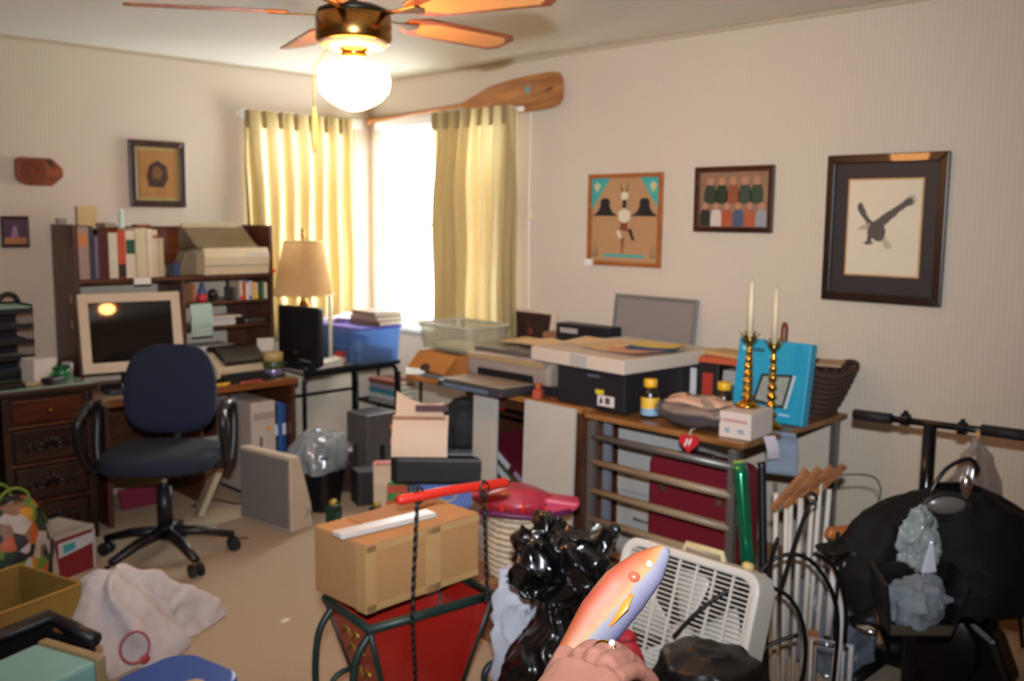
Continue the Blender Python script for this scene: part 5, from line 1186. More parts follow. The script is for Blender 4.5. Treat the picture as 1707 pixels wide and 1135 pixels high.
part(MB().box((-.111, 0.0, .202), (.22, .25, .004)), 'top_flap', m('#b3824f', .85), cbx)
part(MB().prism([(.002, -.125), (.222, -.125), (.222, .125), (.002, .125)], .201, .205, 'xy'), 'top_flap', m('#b3824f', .85), cbx)
one(MB().box((0, 0, .008), (.34, .055, .016)), 'white_tube', m('#b9b4ae', .4), 'thin grey-white flat strip lying on top of the cardboard carton', 'strip', (1.70, 2.25, .634), math.radians(-4), bev=.004)
one(MB().prism([(-.15, -.05), (.15, -.04), (.12, .06), (-.14, .05)], 0, .004, 'xy'), 'card_sheet', m('#a5744a', .85), 'loose piece of brown card lying on the carton', 'card', (1.80, 2.35, .634), .1, bev=.001)

# ------------------------------------------------------------------ bottom left corner
tb_ = carton('tan_box', 'open tan cardboard box on the carpet at the left edge', 'box', (.885, 3.37, 0), .50, .34, .30, m('#8f7434', .8, nz=.1), .28)
part(MB().box((.0, .12, .10), (.44, .06, .14)), 'brown_contents', m('#7a5636', .8), tb_, bev=.01)
part(MB().tube([(x, y, .302) for x, y in rrect(.505, .345, .01)], .005, 6, closed=True), 'rim_edge', m('#a8833e', .8), tb_)
wbg = T('white_plastic_bag', 'crumpled white plastic shopping bag with a red logo on the carpet', 'bag', (1.37, 3.32, 0))
def wbf(u, v):
    a = 2 * PI * u; k = (1 - v) ** .55
    rad = .30 + .05 * math.sin(3 * a + .8) + .035 * math.sin(5 * a + 1.3 + 3 * v) + .02 * math.sin(11 * a + 6 * v)
    ex = .10 * max(0, math.cos(a - .55)) ** 6 + .10 * max(0, math.cos(a - 3.6)) ** 6
    r = (rad * .82 + ex * (1 - v)) * (k * .85 + .13 * (1 - v) ) + .012
    return (r * math.cos(a) - .10 * v, r * math.sin(a) * .72 - .05 * v, .33 * v ** .8 + .018 * math.sin(7 * a + 4 * v) * math.sin(PI * v))
part(crumple(MB().grid(wbf, 110, 44, closeu=True), .032, 7, 2, .002), 'bag_film', sheer('#e0dadb', .25, weave=18), wbg, smooth=True)
part(MB().tube([(-.10 + .05 * math.cos(2 * PI * i / 20), -.235 + .012 * math.sin(2 * PI * i / 20), .105 + .05 * math.sin(2 * PI * i / 20)) for i in range(20)], .005, 5, closed=True), 'red_ring_logo', m('#a85a68', .6), wbg, smooth=True)
part(MB().ell((-.07, -.24, .055), (.02, .008, .016)), 'red_mark', m('#b0404a', .6), wbg, smooth=True)
bnb = T('black_crate', 'black plastic crate rim in the bottom left corner of the photo', 'crate', (.70, 2.46, 0), .36)
for c, d in (((0, .17, .225), (.52, .03, .45)), ((0, -.17, .14), (.52, .018, .28)), ((-.25, 0, .14), (.018, .33, .28)), ((.25, .08, .2), (.018, .17, .42)), ((0, 0, .01), (.5, .33, .02))):
    part(MB().box(c, d), 'crate_wall', m('#131117', .5), bnb, bev=.006)
part(MB().tube([(-.26, .17, .447), (.0, .17, .452), (.255, .17, .447), (.262, .10, .43), (.262, .0, .41)], .022, 8), 'rim', m('#17151b', .45), bnb, smooth=True)
tq_ = T('turquoise_package', 'pale turquoise wrapped package with a tan side sticking out of the black crate', 'package', (.715, 2.40, .055), .33)
part(MB().box((-.03, 0, .20), (.30, .22, .40)), 'package_body', m('#84bcbc', .5, nz=.08), tq_, bev=.01)
part(MB().box((.135, 0, .202), (.03, .222, .404)), 'tan_side', m('#9c8a66', .7), tq_, bev=.006)
bt_ = T('blue_tub', 'bright blue plastic tub lid at the bottom edge next to the crate', 'tub', (1.12, 2.45, 0), .2)
part(MB().prism(rrect(.24, .26, .07, 8), 0, .24, 'xy'), 'tub_body', m('#2a55a8', .4), bt_, bev=.01)
part(MB().prism(rrect(.27, .29, .08, 8), .24, .275, 'xy'), 'lid', m('#2450a4', .35), bt_, bev=.012)
part(MB().ell((-.03, -.08, .283), (.06, .035, .012)), 'beige_label', m('#b9a590', .7), bt_, smooth=True)
rb = T('red_white_box', 'red and white cardboard box with a pale lid in front of the old desk', 'box', (1.44, 4.28, 0), .35)
part(MB().box((0, 0, .09), (.20, .22, .18)), 'box_body', m('#7a1a22', .6), rb, bev=.003)
part(MB().box((0, 0.0, .19), (.205, .225, .02)), 'pale_lid', m('#a9a294', .7), rb, bev=.003)
part(MB().prism([(-.085, .10), (.095, .12), (.095, .165), (-.085, .165)], -.1108, -.1125), 'white_band', m('#b9c0c4', .6), rb)
part(MB().prism([(-.06, .115), (.0, .12), (.0, .15), (-.06, .15)], -.1126, -.1138), 'teal_print', m('#3f9aa0', .6), rb)
part(MB().box((.0985, -.1115, .09), (.012, .003, .175)), 'white_corner', m('#b9b0ac', .6), rb)
def print_mat():
    mt = bpy.data.materials.new('printed_patches'); mt.use_nodes = True; nt = mt.node_tree; b = nt.nodes['Principled BSDF']; b.inputs['Roughness'].default_value = .5
    tc = nt.nodes.new('ShaderNodeTexCoord'); v = nt.nodes.new('ShaderNodeTexVoronoi'); v.inputs['Scale'].default_value = 19
    nt.links.new(tc.outputs['Object'], v.inputs['Vector']); sx = nt.nodes.new('ShaderNodeSeparateColor'); nt.links.new(v.outputs['Color'], sx.inputs[0])
    r_ = nt.nodes.new('ShaderNodeValToRGB'); r_.color_ramp.interpolation = 'CONSTANT'; nt.links.new(sx.outputs[0], r_.inputs[0]); nt.links.new(r_.outputs[0], b.inputs['Base Color'])
    el = r_.color_ramp.elements; el[0].color = lin('#26262c'); el[1].position = .9; el[1].color = lin('#b9b4b0')
    for p_, c_ in ((.18, '#6a8a34'), (.36, '#b5aeb0'), (.48, '#8a6a54'), (.60, '#c08a2a'), (.72, '#b85a2c'), (.80, '#2c4034')):
        e_ = el.new(p_); e_.color = lin(c_)
    return mt
M_PRINT = print_mat()
cbg = T('patterned_bag', 'colourful patterned shopping bag with green, yellow and orange patches at the left edge', 'bag', (1.16, 4.02, 0), .3)
part(blob([(.17, 0), (.19, .05), (.185, .25), (.15, .38), (.10, .43), (.06, .42)], .05, 12, sy=.7), 'bag_body', M_PRINT, cbg, smooth=True)
for q in (-.06, .06):
    part(MB().tube([(-.07, q, .39), (-.06, q, .46), (0, q, .49), (.06, q, .46), (.07, q, .39)], .007, 6, cr=5), 'bag_handle', m('#6a8a34', .5), cbg, smooth=True)

one(MB().prism([(-.02, -.008), (.018, -.012), (.022, .008), (-.012, .012)], 0, .002, 'xy'), 'paper_scrap', M_PAPER, 'tiny white paper scrap on the bare carpet left of the sleigh', 'paper scrap', (1.878, 3.136, .001), .3)
one(MB().tube([(-.05, 0, .005), (.0, .004, .006), (.05, 0, .004)], .005, 6), 'brown_stick', m('#5a3a22', .7), 'short brown stick on the carpet beside the chair castor', 'stick', (2.22, 4.12, 0), -.6, smooth=True)

# ------------------------------------------------------------------ right foreground: bags, box fan
M_TRASH = m('#0b0a0b', .22, nz=.3, sc=8, bump=.25, coat=.25)
tg = T('trash_bag', 'shiny black trash bag tied with a red band at the front', 'trash bag', (1.95, 1.74, 0))
part(crumple(blob([(.14, 0), (.19, .05), (.20, .16), (.175, .28), (.12, .38), (.08, .45), (.06, .515)], .05, 21, n=150, lobes=(3, 7, 13, 23)), .055, 6, 1, .002), 'bag_body', M_TRASH, tg, smooth=True)
tf = blob([(.055, .49), (.085, .52), (.115, .58), (.12, .64), (.09, .685), (.03, .68)], .16, 8, n=130, lobes=(3, 5, 8, 15))
tf.v = [(x - .03 + (z - .5) * .05, y + .02, z) for x, y, z in tf.v]
crumple(tf, .095, 8, 4)
part(tf, 'gathered_top', M_TRASH, tg, smooth=True)
part(MB().tube([(.055 * math.cos(2 * PI * i / 24), .055 * math.sin(2 * PI * i / 24), .505 + .012 * math.sin(4 * PI * i / 24)) for i in range(24)], .008, 6, closed=True), 'red_tie', m('#b5261a', .4), tg, smooth=True)
tg2 = T('black_sack', 'rounded dull black sack in front of the box fan', 'sack', (2.02, 1.31, 0))
part(crumple(blob([(.13, 0), (.17, .05), (.185, .20), (.17, .33), (.12, .43), (.05, .465), (.01, .47)], .022, 33, n=90), .03, 6, 9, .002), 'sack_body', m('#0d0b0b', .45, nz=.4, sc=5), tg2, smooth=True)
part(MB().tube([(-.10, -.14, .30), (-.02, -.17, .36), (.06, -.14, .40)], .003, 5), 'seam_cord', m('#2c2824', .4), tg2, smooth=True)
wsk = T('white_sack', 'limp white plastic sack standing left of the shiny trash bag', 'sack', (2.03, 2.00, 0))
part(crumple(blob([(.05, 0), (.07, .08), (.085, .25), (.085, .40), (.06, .47), (.02, .49)], .10, 17, sy=.8), .06, 8, 5, .002), 'sack_body', sheer('#c9c9d2', .3, weave=14), wsk, smooth=True)
part(MB().tube([(-.02, -.05, .36), (.0, -.065, .41), (.03, -.05, .44)], .006, 6), 'knotted_edge', m('#b5b8c6', .5), wsk, smooth=True)
rcl = T('red_pouch', 'bright red cloth pouch between the trash bag and the black sack', 'pouch', (1.765, 1.385, 0)); rcl.scale = (1, 1, 1.18)
part(blob([(.05, 0), (.065, .10), (.06, .30), (.05, .42), (.025, .475), (.005, .48)], .06, 5), 'pouch_body', m('#a31826', .7), rcl, smooth=True)
part(MB().tube([(.03 * math.cos(2 * PI * i / 16), .03 * math.sin(2 * PI * i / 16), .468) for i in range(16)], .003, 5, closed=True), 'drawstring', m('#7a1018', .6), rcl, smooth=True)

bf = T('box_fan', 'white square box fan leaning back against the rung rack', 'fan', (2.24, 1.61, .012), R90, rx=math.radians(-18)); bf.scale = (.90, .95, .96)
M_FANW = m('#cfc7bb', .45, nz=.05)
o1, o2 = rrect(.555, .555, .06, 6), rrect(.50, .50, .05, 6); n1 = len(o1); fs = MB()
for y in (-.055, .055):
    fs.v += [(x, y, z + .30) for x, z in o1]
for y in (.055, -.055):
    fs.v += [(x, y, z + .30) for x, z in o2]
for j in range(4):
    for i in range(n1): fs.f.append((j * n1 + i, j * n1 + (i + 1) % n1, ((j + 1) % 4) * n1 + (i + 1) % n1, ((j + 1) % 4) * n1 + i))
part(fs, 'housing', M_FANW, bf, bev=.008)
gv = MB(); gh = MB()
for i in range(8):
    x = -.245 + .07 * i; gv.box((x, -.045, .30), (.007, .008, .50))
for i in range(33):
    z = .06 + .015 * i; gh.box((0, -.042, z), (.50, .004, .0042))
part(gv, 'grille_ribs', M_FANW, bf); gh_o = part(gh, 'grille_bars', M_FANW, bf); gh_o['kind'] = 'stuff'
gr_ = part(MB().span((-.25, .048, .05), (.25, .052, .55)), 'rear_screen', m('#2a2624', .7), bf)
for k in range(5):
    a = 2 * PI * k / 5 + .35
    b = MB().grid(lambda u, v: ((.05 + .175 * v) * math.cos(a + (u - .5) * (1.05 - .25 * v)), .0 + .05 * (u - .5), .30 + (.05 + .175 * v) * math.sin(a + (u - .5) * (1.05 - .25 * v))), 8, 6)
    part(b, 'fan_blade', m('#cfccc4', .4), bf, solid=.003, smooth=True)
part(MB().lathe([(.055, -.02), (.055, .02), (.03, .03), (.001, .03)], n=24).move((0, .01, .30), Euler((PI / 2, 0, 0))), 'motor_hub', m('#bcb8b0', .4), bf, smooth=True)
part(MB().tube([(-.06, .0, .575), (-.055, .0, .60), (.09, .0, .60), (.10, .0, .575)], .011, 8), 'carry_handle', m('#c9b98c', .45), bf, smooth=True)
part(MB().lathe([(.02, 0), (.02, .015), (.012, .022), (.001, .022)], n=16).move((.19, 0, .577)), 'speed_knob', m('#c9b070', .45), bf, smooth=True)
for x in (-.2, .2): part(MB().box((x, 0, .012), (.05, .13, .024)), 'foot', M_FANW, bf, bev=.004)

# ------------------------------------------------------------------ sticks, drying rack, wire stands
dr_ = T('drying_rack', 'folded drying rack of white dowels with wooden slats on top', 'drying rack', (2.86, 1.51, 0), -PI / 4)
for i, (x, y, h) in enumerate(((-.085, .02, .66), (-.06, -.02, .645), (-.035, .02, .67), (-.015, -.02, .655), (.005, .03, .67), (.025, -.015, .66), (.06, .02, .70), (.085, .0, .68))):
    part(MB().cyl((x * .75, y, 0), (x, y, h), .0085, n=10), 'dowel', m('#c6bdb0', .5), dr_, smooth=True)
for i in range(4):
    x = -.065 + .045 * i; y = -.03 + .018 * i
    s_ = MB().box((0, 0, 0), (.175, .014, .024)); s_.move((x + .01, y, .685 + .003 * i), Euler((0, math.radians(-48 + 2 * i), .2)))
    part(s_, 'wooden_slat', wood('#7d4a28', '#a0683c', .5, axis='X'), dr_, bev=.003)
part(MB().box((.05, -.02, .14), (.03, .016, .12)), 'wooden_foot', wood('#7d4a28', '#a0683c', .5, axis='Z'), dr_, bev=.003)
wr_ = one(MB().tube([(0, 0, 0), (0.0, 0, .3), (.0, 0, .70), (.02, -.01, .718), (.08, -.08, .726), (.115, -.115, .715), (.13, -.13, .68), (.128, -.128, .64)], .003, 6, cr=5), 'wire_hook', m('#6d675e', .4, .7), 'thin grey bent wire hook standing beside the drying rack', 'wire', (2.93, 1.47, 0), 0, smooth=True)
gr2 = T('green_roll', 'shiny green foil roll leaning against the rack board', 'foil roll', (2.80, 1.70, 0))
part(MB().tube([(-.10, -.13, .0), (-.05, -.06, .40), (-.005, .01, .70), (.0, .02, .74)], [.022, .024, .026, .024], 12), 'roll', m('#0e6a48', .12, .5, nz=.4, sc=20, coat=.5), gr2, smooth=True)
part(MB().cyl((0.0, .02, .738), (0, .021, .745), .02, n=12), 'roll_end', m('#9ab02c', .4), gr2)
one(MB().tube([(-.08, -.12, .0), (-.03, -.06, .40), (.02, -.01, .72), (.02, -.005, .735)], [.014, .014, .014, .016], 10), 'umbrella', m('#101012', .3), 'thin furled black umbrella next to the green foil roll', 'umbrella', (2.86, 1.69, 0), smooth=True)
one(MB().tube([(-.06, -.12, .0), (-.01, -.05, .40), (.02, -.01, .66)], .008, 8), 'metal_pole', m('#9a9c9e', .25, .9), 'thin chrome pole standing behind the furled umbrella', 'pole', (2.90, 1.66, 0), smooth=True)
ir = T('iron_plant_stand', 'black wrought iron plant stand with curved hoops in front of the drying rack', 'plant stand', (2.45, 1.36, 0), -PI / 4)
M_IRON = m('#0e0d0e', .4, .4)
for p in ([(-.30, .0, .34), (-.23, .0, .42), (-.14, .0, .485), (-.05, .0, .50), (.03, .0, .47), (.08, .0, .38), (.09, .0, .25), (.05, .0, .08), (.0, 0, .0)],
          [(-.03, .02, .0), (-.035, .02, .3), (-.02, .02, .55), (.0, .02, .64)],
          [(-.07, .03, .50), (.0, .03, .575), (.08, .03, .58), (.15, .03, .51), (.19, .03, .40), (.19, .03, .22), (.18, .03, .12)],
          [(.02, .05, .45), (.05, .05, .58), (.085, .05, .70), (.10, .05, .735)],
          [(.10, .0, .60), (.16, .0, .56), (.20, .0, .45), (.205, .0, .33)],
          [(-.24, -.03, .0), (-.20, -.03, .14), (-.10, -.03, .20), (.0, -.03, .17), (.07, -.03, .21)],
          [(-.12, -.02, .10), (-.05, -.02, .30), (.06, -.02, .36)]):
    part(MB().tube(p, .0065, 7, cr=6), 'iron_hoop', M_IRON, ir, smooth=True)
for c, r in (((.10, .05, .75), .016), ((.185, .0, .17), .03), ((.185, .0, .10), .035)):
    part(MB().tube([(c[0] + r * math.cos(2 * PI * i / 18), c[1], c[2] + r * math.sin(2 * PI * i / 18)) for i in range(18)], .005, 6, closed=True), 'iron_ring', M_IRON, ir, smooth=True)
part(MB().lathe([(.012, 0), (.045, .03), (.05, .035), (.01, .012)], (.16, .02, .575), 16), 'iron_cup', M_IRON, ir, smooth=True)
part(MB().cyl((.165, .02, .60), (.175, .02, .66), .006, n=8), 'cup_stem', M_IRON, ir)
wf = T('tube_stand', 'white enamelled tube stand with a square foot beside the iron stand', 'stand', (2.70, 1.30, 0), -PI / 4)
part(MB().tube([(.0, -.02, .0), (.005, -.02, .22), (.015, -.015, .30), (.02, 0, .40), (.035, .02, .53), (.038, .022, .545)], [.014, .014, .014, .014, .013, .004], 10), 'main_tube', m('#bcb9b8', .35), wf, smooth=True)
part(MB().cyl((-.01, .03, .28), (.0, .03, .50), .012, n=10), 'second_tube', m('#bcb9b8', .35), wf, smooth=True)
part(MB().tube([(-.07, 0, .02), (-.07, 0, .28), (.055, 0, .26), (.055, 0, .02)], .009, 8, closed=True), 'square_foot', m('#bcb9b8', .35), wf, smooth=True)
part(MB().tube([(-.05, .01, .04), (-.05, .01, .25), (.035, .01, .235), (.035, .01, .04)], .005, 6, closed=True), 'inner_loop', m('#bcb9b8', .35), wf, smooth=True)
pbx = T('translucent_bag', 'translucent blue-grey plastic bag on the carpet behind the white tube frame', 'bag', (3.10, 1.50, 0))
part(crumple(blob([(.12, 0), (.14, .04), (.14, .16), (.11, .28), (.07, .36), (.02, .38)], .07, 41), .06, 8, 6, .002), 'bag_film', sheer('#8f9aa8', .3, clear=.25, weave=12), pbx, smooth=True)
part(blob([(.09, .01), (.11, .06), (.09, .18), (.03, .24)], .06, 43), 'contents', m('#8d929c', .8), pbx, smooth=True)
owh = T('paint_roller_handle', 'orange-brown wooden block on a dark stem standing by the black jacket', 'wooden block', (2.84, 1.36, 0), -PI / 4)
part(MB().prism([(-.055, -.016), (-.045, .012), (.02, .018), (.06, .008), (.06, -.022), (.0, -.024)], -.022, .022), 'wooden_block', wood('#9a5420', '#bb7030', .4, axis='X'), owh, bev=.008).location = (0, 0, .575)
part(MB().tube([(.0, 0, 0), (-.005, 0, .3), (-.01, 0, .555)], .007, 8), 'stem', M_BLACKM, owh, smooth=True)

# ------------------------------------------------------------------ exercise bike with a black jacket on it
eb = T('exercise_bike', 'black exercise bike with a straight handlebar against the right wall', 'exercise bike', (3.20, 1.20, 0))
HBZ = .885
part(MB().tube([(.05, .33, HBZ - .010), (.05, .0, HBZ), (.05, -.235, HBZ + .008)], .0125, 10), 'handlebar', m('#141416', .25, .3), eb, smooth=True)
for y0, y1 in ((.335, .20), (-.24, -.10)):
    part(MB().cyl((.05, y0, HBZ - .010 * (1 if y0 > 0 else -.8)), (.05, y1, HBZ - .006 * (1 if y0 > 0 else -.8)), .019, n=14), 'foam_grip', m('#0e0e10', .7), eb, smooth=True)
for y in (.15, -.04):
    part(MB().cyl((.05, y + .012, HBZ), (.05, y - .012, HBZ), .022, n=14).box((.05, y, HBZ + .02), (.014, .012, .022)), 'clamp', M_BLACKM, eb)
part(MB().cyl((.05, .065, HBZ), (.035, .06, .30), .022, .024, 14), 'handlebar_post', m('#141416', .2, .4), eb, smooth=True)
part(MB().prism([(-.28, .10), (-.22, .24), (-.05, .34), (.10, .30), (.17, .16), (.12, .06), (-.20, .05)], -.05, .06, 'yz'), 'flywheel_cover', m('#0c0b0c', .35), eb, bev=.02)
part(MB().lathe([(.14, -.02), (.15, -.01), (.15, .01), (.14, .02), (.001, .02)], n=32).move((-.06, -.03, .17), Euler((0, PI / 2, 0))), 'flywheel', M_BLACKM, eb, smooth=True)
part(MB().tube([(-.06, .08, .17), (-.14, .16, .20), (-.17, .20, .215)], .011, 8).box((-.20, .215, .215), (.09, .05, .02)), 'pedal', M_BLACKM, eb)
part(MB().ell((-.17, .155, .195), (.022, .05, .014)), 'chrome_pedal_cap', M_CHROME, eb, smooth=True)
part(MB().cyl((.02, -.18, .12), (.02, -.19, .42), .022, n=12), 'seat_post', M_BLACKM, eb, smooth=True)
for y in (.16, -.30): part(MB().cyl((-.22, y, .022), (.24, y, .022), .02, n=10), 'floor_bar', M_BLACKM, eb, smooth=True)
part(MB().box((0, -.07, .05), (.05, .50, .05)), 'frame_beam', M_BLACKM, eb, bev=.006)
part(MB().tube([(.04, -.08, .34), (.06, -.16, .36), (.10, -.24, .30), (.10, -.26, .18)], .006, 6), 'brake_cable', M_BLACKM, eb, smooth=True)
# jacket
jk = T('black_jacket', 'black jacket draped in a wide heap over the exercise bike', 'jacket', (3.0, 1.09, 0), -PI / 4)
def jf(u, v):
    a = 2 * PI * u; c, s = math.cos(a), math.sin(a)
    kx = (.07, .16, .25, .31, .345, .36, .365, .36)
    t = v * 7; i = min(int(t), 6); q = t - i
    w_ = kx[i] * (1 - q) + kx[i + 1] * q
    z = .745 - .31 * v ** 1.3
    R = c > 0
    x = c * w_ * (1.12 if R else .98)
    z -= (.14 * v * max(0, c) ** 2) + (.04 * v * max(0, -c))
    z -= .05 * v * max(0, math.sin(3 * a + .4)) + .02 * math.sin(9 * a) * v
    y = s * (.05 + .12 * v) * (1 + .10 * math.sin(5 * a + 3 * v) + .05 * math.sin(11 * a + 5 * v)) + .012 * math.sin(14 * x + 6 * z)
    return (x, y, z)
part(crumple(MB().grid(jf, 110, 40, closeu=True), .03, 5, 7), 'cloth', m('#0b0a0a', .75, nz=.3, sc=7, spec=.25), jk, smooth=True, solid=.006)
part(MB().grid(lambda u, v: (-.27 + .08 * v + (u - .5) * .11, -.06 + .05 * v + .01 * math.sin(6 * u), .56 - .17 * v), 8, 8), 'sleeve', m('#16130f', .62), jk, smooth=True, solid=.03)
part(MB().tube([(-.14, -.15, .44), (.0, -.175, .47), (.10, -.16, .455)], .005, 6), 'hem_seam', m('#26221f', .5), jk, smooth=True)
# dark open bin with a crumpled bag
bk2 = T('black_basket', 'black open basket filled with a crumpled grey plastic bag under the jacket', 'basket', (2.76, 1.09, .385), -PI / 4, rx=math.radians(12)); bk2.scale = (.86, .9, .86)
bw, bd_, bh = .25, .14, .19
part(MB().box((0, 0, .005), (bw * .8, bd_, .01)), 'basket_floor', M_BLACKP, bk2)
part(MB().prism([(-bw * .40, 0), (bw * .40, 0), (bw * .56, bh), (-bw * .56, bh)], bd_ / 2 - .004, bd_ / 2 + .004), 'back_wall', M_BLACKP, bk2)
part(MB().prism([(-bw * .40, 0), (bw * .40, 0), (bw * .43, .035), (-bw * .43, .035)], -bd_ / 2 - .004, -bd_ / 2 + .004), 'front_lip', m('#4a443c', .5), bk2)
for s in (-1, 1):
    part(MB().add([(s * bw * .40, -bd_ / 2, 0), (s * bw * .40, bd_ / 2, 0), (s * bw * .56, bd_ / 2, bh), (s * bw * .56, -bd_ / 2, bh)], [(0, 1, 2, 3)]), 'side_wall', M_BLACKP, bk2, solid=.014)
part(crumple(blob([(.07, .01), (.105, .03), (.115, .09), (.09, .14), (.04, .165), (.01, .17)], .10, 51, sy=.62), .05, 10, 2), 'crumpled_bag', sheer('#8e969e', .2, weave=16), bk2, smooth=True)
one(MB().tube([(0, 0, 0), (.0, 0, .36)], .02, 10).box((0, 0, .366), (.16, .10, .012)).box((0, 0, .006), (.22, .20, .012)), 'basket_stand', M_BLACKM, 'black pedestal holding up the open basket', 'stand', (2.76, 1.09, .0), -PI / 4)
# headphones, clear packages on the jacket
hp_ = T('plastic_package', 'clear plastic package with a fold coloured as a bright highlight hanging on the black jacket', 'package', (2.80, 1.10, .53), -PI / 4)
part(crumple(blob([(.03, 0), (.055, .02), (.06, .08), (.05, .14), (.03, .18), (.015, .19)], .08, 71, sy=.3), .04, 16, 3), 'film', m('#8f9694', .12, nz=.4, sc=30), hp_, smooth=True)
part(MB().prism([(.0, .0), (.045, .005), (.03, .10), (.02, .10)], -.032, -.02), 'highlight_fold', m('#e6eaf6', .25, .3), hp_, bev=.004)  # fold of the film, its highlight put into the near-white colour
hd_ = T('headphones', 'black headphones with shiny ear cups looped round the handlebar post', 'headphones', (2.96, 1.09, .70), -PI / 4)
part(MB().tube([(-.06, -.03, .0), (-.065, -.04, .05), (-.02, -.03, .12), (.05, -.02, .15), (.085, -.01, .12), (.085, 0, .10)], .007, 8, cr=6), 'headband', m('#121214', .3), hd_, smooth=True)
part(MB().ell((-.02, -.045, .015), (.065, .02, .032)), 'ear_cup', m('#77716c', .3, .3), hd_, smooth=True)
part(MB().tube([(-.02 + .07 * math.cos(2 * PI * i / 24), -.05, .01 + .038 * math.sin(2 * PI * i / 24)) for i in range(24)], .009, 6, closed=True), 'ear_pad', m('#121214', .5), hd_, smooth=True)
part(MB().ell((.035, -.05, .07), (.018, .014, .04)), 'ear_cup_arm', M_CHROME, hd_, smooth=True)
cpb = T('clear_film_bag', 'clear cellophane bag hanging behind the headphones on the handlebar', 'bag', (3.22, 1.10, .56), -PI / 4)
part(blob([(.06, 0), (.085, .05), (.075, .15), (.05, .24), (.02, .29), (.012, .31)], .09, 61, sy=.5), 'film', sheer('#b9aca4', .25, clear=.6, weave=16), cpb, smooth=True)
part(MB().tube([(0, 0, .30), (0, .0, .33)], .008, 8), 'neck_tie', m('#b08a4a', .4), cpb, smooth=True)

# ------------------------------------------------------------------ the hand in front holding a fish
ps = T('person', 'person out of frame reaching in with one bare hand wearing a gold ring', 'person', (0, 0, 0))
SK = m('#93604f', .6, nz=.10, sc=60, bump=.15)
hand = MB()
hand.tube([(.30, .33, 1.03), (.42, .41, 1.085), (.505, .471, 1.116), (.542, .4935, 1.1357), (.575, .51, 1.150), (.605, .520, 1.160)], [.042, .036, .030, .031, .034, .030], 16, flat=.85)
hand.tube([(.56, .515, 1.148), (.59, .50, 1.155), (.615, .495, 1.163)], [.024, .024, .018], 12)
for f, r0 in (([(.6071, .5184, 1.1581), (.6264, .5404, 1.1657), (.6668, .5517, 1.1592), (.697, .5538, 1.1402), (.6917, .549, 1.1235)], .0098),
              ([(.6034, .5083, 1.1604), (.6239, .5213, 1.1721), (.6604, .5305, 1.1643), (.6895, .5332, 1.142), (.6821, .5303, 1.1246)], .0100),
              ([(.5975, .4999, 1.1601), (.6206, .5049, 1.1733), (.6549, .512, 1.165), (.6807, .5135, 1.1419), (.6723, .512, 1.1261)], .0096),
              ([(.5896, .493, 1.1575), (.6167, .4894, 1.1681), (.648, .4929, 1.1628), (.6724, .4934, 1.1417), (.6656, .4945, 1.1264)], .0084)):
    r0 *= .90
    hand.tube(f, [r0 * 1.25, r0 * 1.12, r0 * 1.05, r0, r0 * .82], 10, cr=4)
    hand.ell(f[-1], (r0 * .8,) * 3)
    hand.ell(f[1], (r0 * 1.2,) * 3); hand.ell(f[2], (r0 * 1.12,) * 3)
hand.tube([(.5709, .5101, 1.1497), (.6045, .548, 1.151), (.6369, .5664, 1.1555), (.6649, .5739, 1.1541)], [.018, .0145, .012, .0095], 10)
hand.ell((.6649, .5739, 1.1541), (.0095,) * 3)
ho = part(hand, 'hand', SK, ps)
q = ho.modifiers.new('skin', 'REMESH'); q.mode = 'VOXEL'; q.voxel_size = .0022; q.use_smooth_shade = True
q = ho.modifiers.new('soft', 'SMOOTH'); q.iterations = 4; q.factor = .5
part(MB().tube([(.20, .25, .985), (.28, .315, 1.02), (.35, .365, 1.055)], [.062, .058, .05], 18), 'sleeve', m('#3a3f4a', .9), ps, smooth=True)
rg0 = Vector((.6425, .5260, 1.1680)); ax = (Vector((.6604, .5305, 1.1643)) - Vector((.6239, .5213, 1.1721))).normalized()
u_ = ax.orthogonal().normalized(); v_ = ax.cross(u_)
rg = part(MB().tube([rg0 + (u_ * math.cos(2 * PI * i / 24) + v_ * math.sin(2 * PI * i / 24)) * .0118 for i in range(24)], .0018, 8, closed=True), 'ring', M_GOLD, ps, smooth=True)
ud = Vector((-.45, -.45, .77)).normalized(); ud = (ud - ax * ud.dot(ax)).normalized()
part(MB().ell(tuple(rg0 + ud * .0135), (.0035, .0035, .0035), 8, 5), 'stone', m('#e8e8f0', .05, .6), rg)
fi = T('toy_fish', 'colourful trout shaped toy fish with red back and lilac belly held in the hand', 'toy fish', (.66, .56, 1.17))
AX = [Vector(p) - Vector((.66, .56, 1.17)) for p in ((.6223, .5642, 1.1418), (.649, .5624, 1.1601), (.6725, .5571, 1.1813), (.6987, .5498, 1.2059), (.7247, .5417, 1.2254), (.7475, .5361, 1.2407))]
RAD = [.012, .0185, .0245, .025, .019, .004]
PV = Vector((.012, -.013, -.0135)).normalized()           # belly side
pts = []; rs = []
for i in range(len(AX) - 1):
    for k in range(5):
        t = k / 5; p0, p1, p2, p3 = AX[max(i - 1, 0)], AX[i], AX[i + 1], AX[min(i + 2, 5)]
        pts.append(.5 * ((2 * p1) + (p2 - p0) * t + (2 * p0 - 5 * p1 + 4 * p2 - p3) * t * t + (3 * p1 - p0 - 3 * p2 + p3) * t ** 3)); rs.append(RAD[i] * (1 - t) + RAD[i + 1] * t)
pts.append(AX[-1]); rs.append(RAD[-1])
TD = (AX[-1] - AX[0]).normalized(); PV = (PV - TD * PV.dot(TD)).normalized(); SD = TD.cross(PV)
fm = MB(); NN = 24
for P, r_ in zip(pts, rs):
    for k in range(NN):
        a = 2 * PI * k / NN; fm.v.append(tuple(P + PV * r_ * math.cos(a) + SD * r_ * .6 * math.sin(a)))
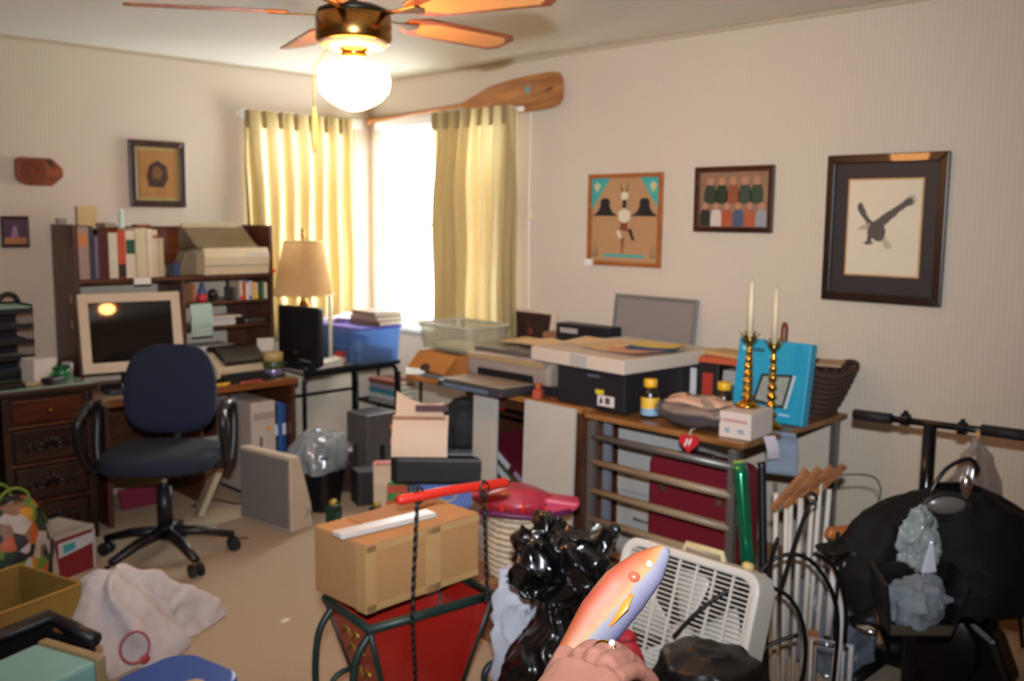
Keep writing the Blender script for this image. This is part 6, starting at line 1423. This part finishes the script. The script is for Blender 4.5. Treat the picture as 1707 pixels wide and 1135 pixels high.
for i in range(len(pts) - 1):
    for k in range(NN): fm.f.append((i * NN + k, i * NN + (k + 1) % NN, (i + 1) * NN + (k + 1) % NN, (i + 1) * NN + k))
fm.f.append(tuple(range(NN))); fm.f.append(tuple((len(pts) - 1) * NN + k for k in range(NN)))
fmt = bpy.data.materials.new('painted_fish'); fmt.use_nodes = True; nt = fmt.node_tree; b = nt.nodes['Principled BSDF']; b.inputs['Roughness'].default_value = .6
tc = nt.nodes.new('ShaderNodeTexCoord'); dp = nt.nodes.new('ShaderNodeVectorMath'); dp.operation = 'DOT_PRODUCT'; dp.inputs[1].default_value = tuple(PV)
nt.links.new(tc.outputs['Object'], dp.inputs[0]); mr = nt.nodes.new('ShaderNodeMapRange')
c0 = AX[2].dot(PV); mr.inputs[1].default_value = c0 - .027; mr.inputs[2].default_value = c0 + .027; nt.links.new(dp.outputs['Value'], mr.inputs[0])
n_ = nt.nodes.new('ShaderNodeTexNoise'); n_.inputs['Scale'].default_value = 90; nt.links.new(tc.outputs['Object'], n_.inputs['Vector'])
ad = nt.nodes.new('ShaderNodeMath'); ad.operation = 'MULTIPLY_ADD'; ad.inputs[1].default_value = .16; nt.links.new(n_.outputs[0], ad.inputs[0]); nt.links.new(mr.outputs[0], ad.inputs[2])
cr_ = nt.nodes.new('ShaderNodeValToRGB'); nt.links.new(ad.outputs[0], cr_.inputs[0]); nt.links.new(cr_.outputs[0], b.inputs['Base Color'])
el = cr_.color_ramp.elements
el[0].position = .0; el[0].color = lin('#7a5a2c'); el[1].position = 1.0; el[1].color = lin('#4c4466')
for p_, c_ in ((.14, '#7c2f1c'), (.40, '#82431e'), (.53, '#80643c'), (.60, '#6c6870'), (.85, '#5f5d70')):
    e_ = el.new(p_); e_.color = lin(c_)
part(fm, 'body', fmt, fi, smooth=True)
TC = -(SD if SD.dot(Vector((-.7, -.7, .13))) > 0 else -SD)      # away from viewer
NV = -TC
def onfish(i, off, lift=.0): return AX[i] + PV * off + NV * (math.sqrt(max(0, RAD[i] ** 2 - off ** 2)) * .6 + lift)
part(MB().ell(tuple(onfish(4, -.004, .0)), (.003, .003, .003)), 'eye', m('#d8d2c0', .2), fi, smooth=True)
part(MB().ell(tuple(AX[3].lerp(AX[4], .4) + PV * -.006 + NV * .0125), (.006, .006, .005)), 'red_cheek', m('#c04a34', .3), fi, smooth=True)
e0 = onfish(3, .003, .0005); e1 = onfish(2, .006, .0005)
part(MB().tube([e0, e0.lerp(e1, .4), e1], [.003, .008, .002], 8, flat=.3), 'pectoral_fin', m('#b8702c', .4), fi, smooth=True)
part(MB().tube([AX[0], AX[0] - TD * .02, AX[0] - TD * .04], [.011, .012, .02], 10, flat=.3), 'tail', fmt, fi, smooth=True)
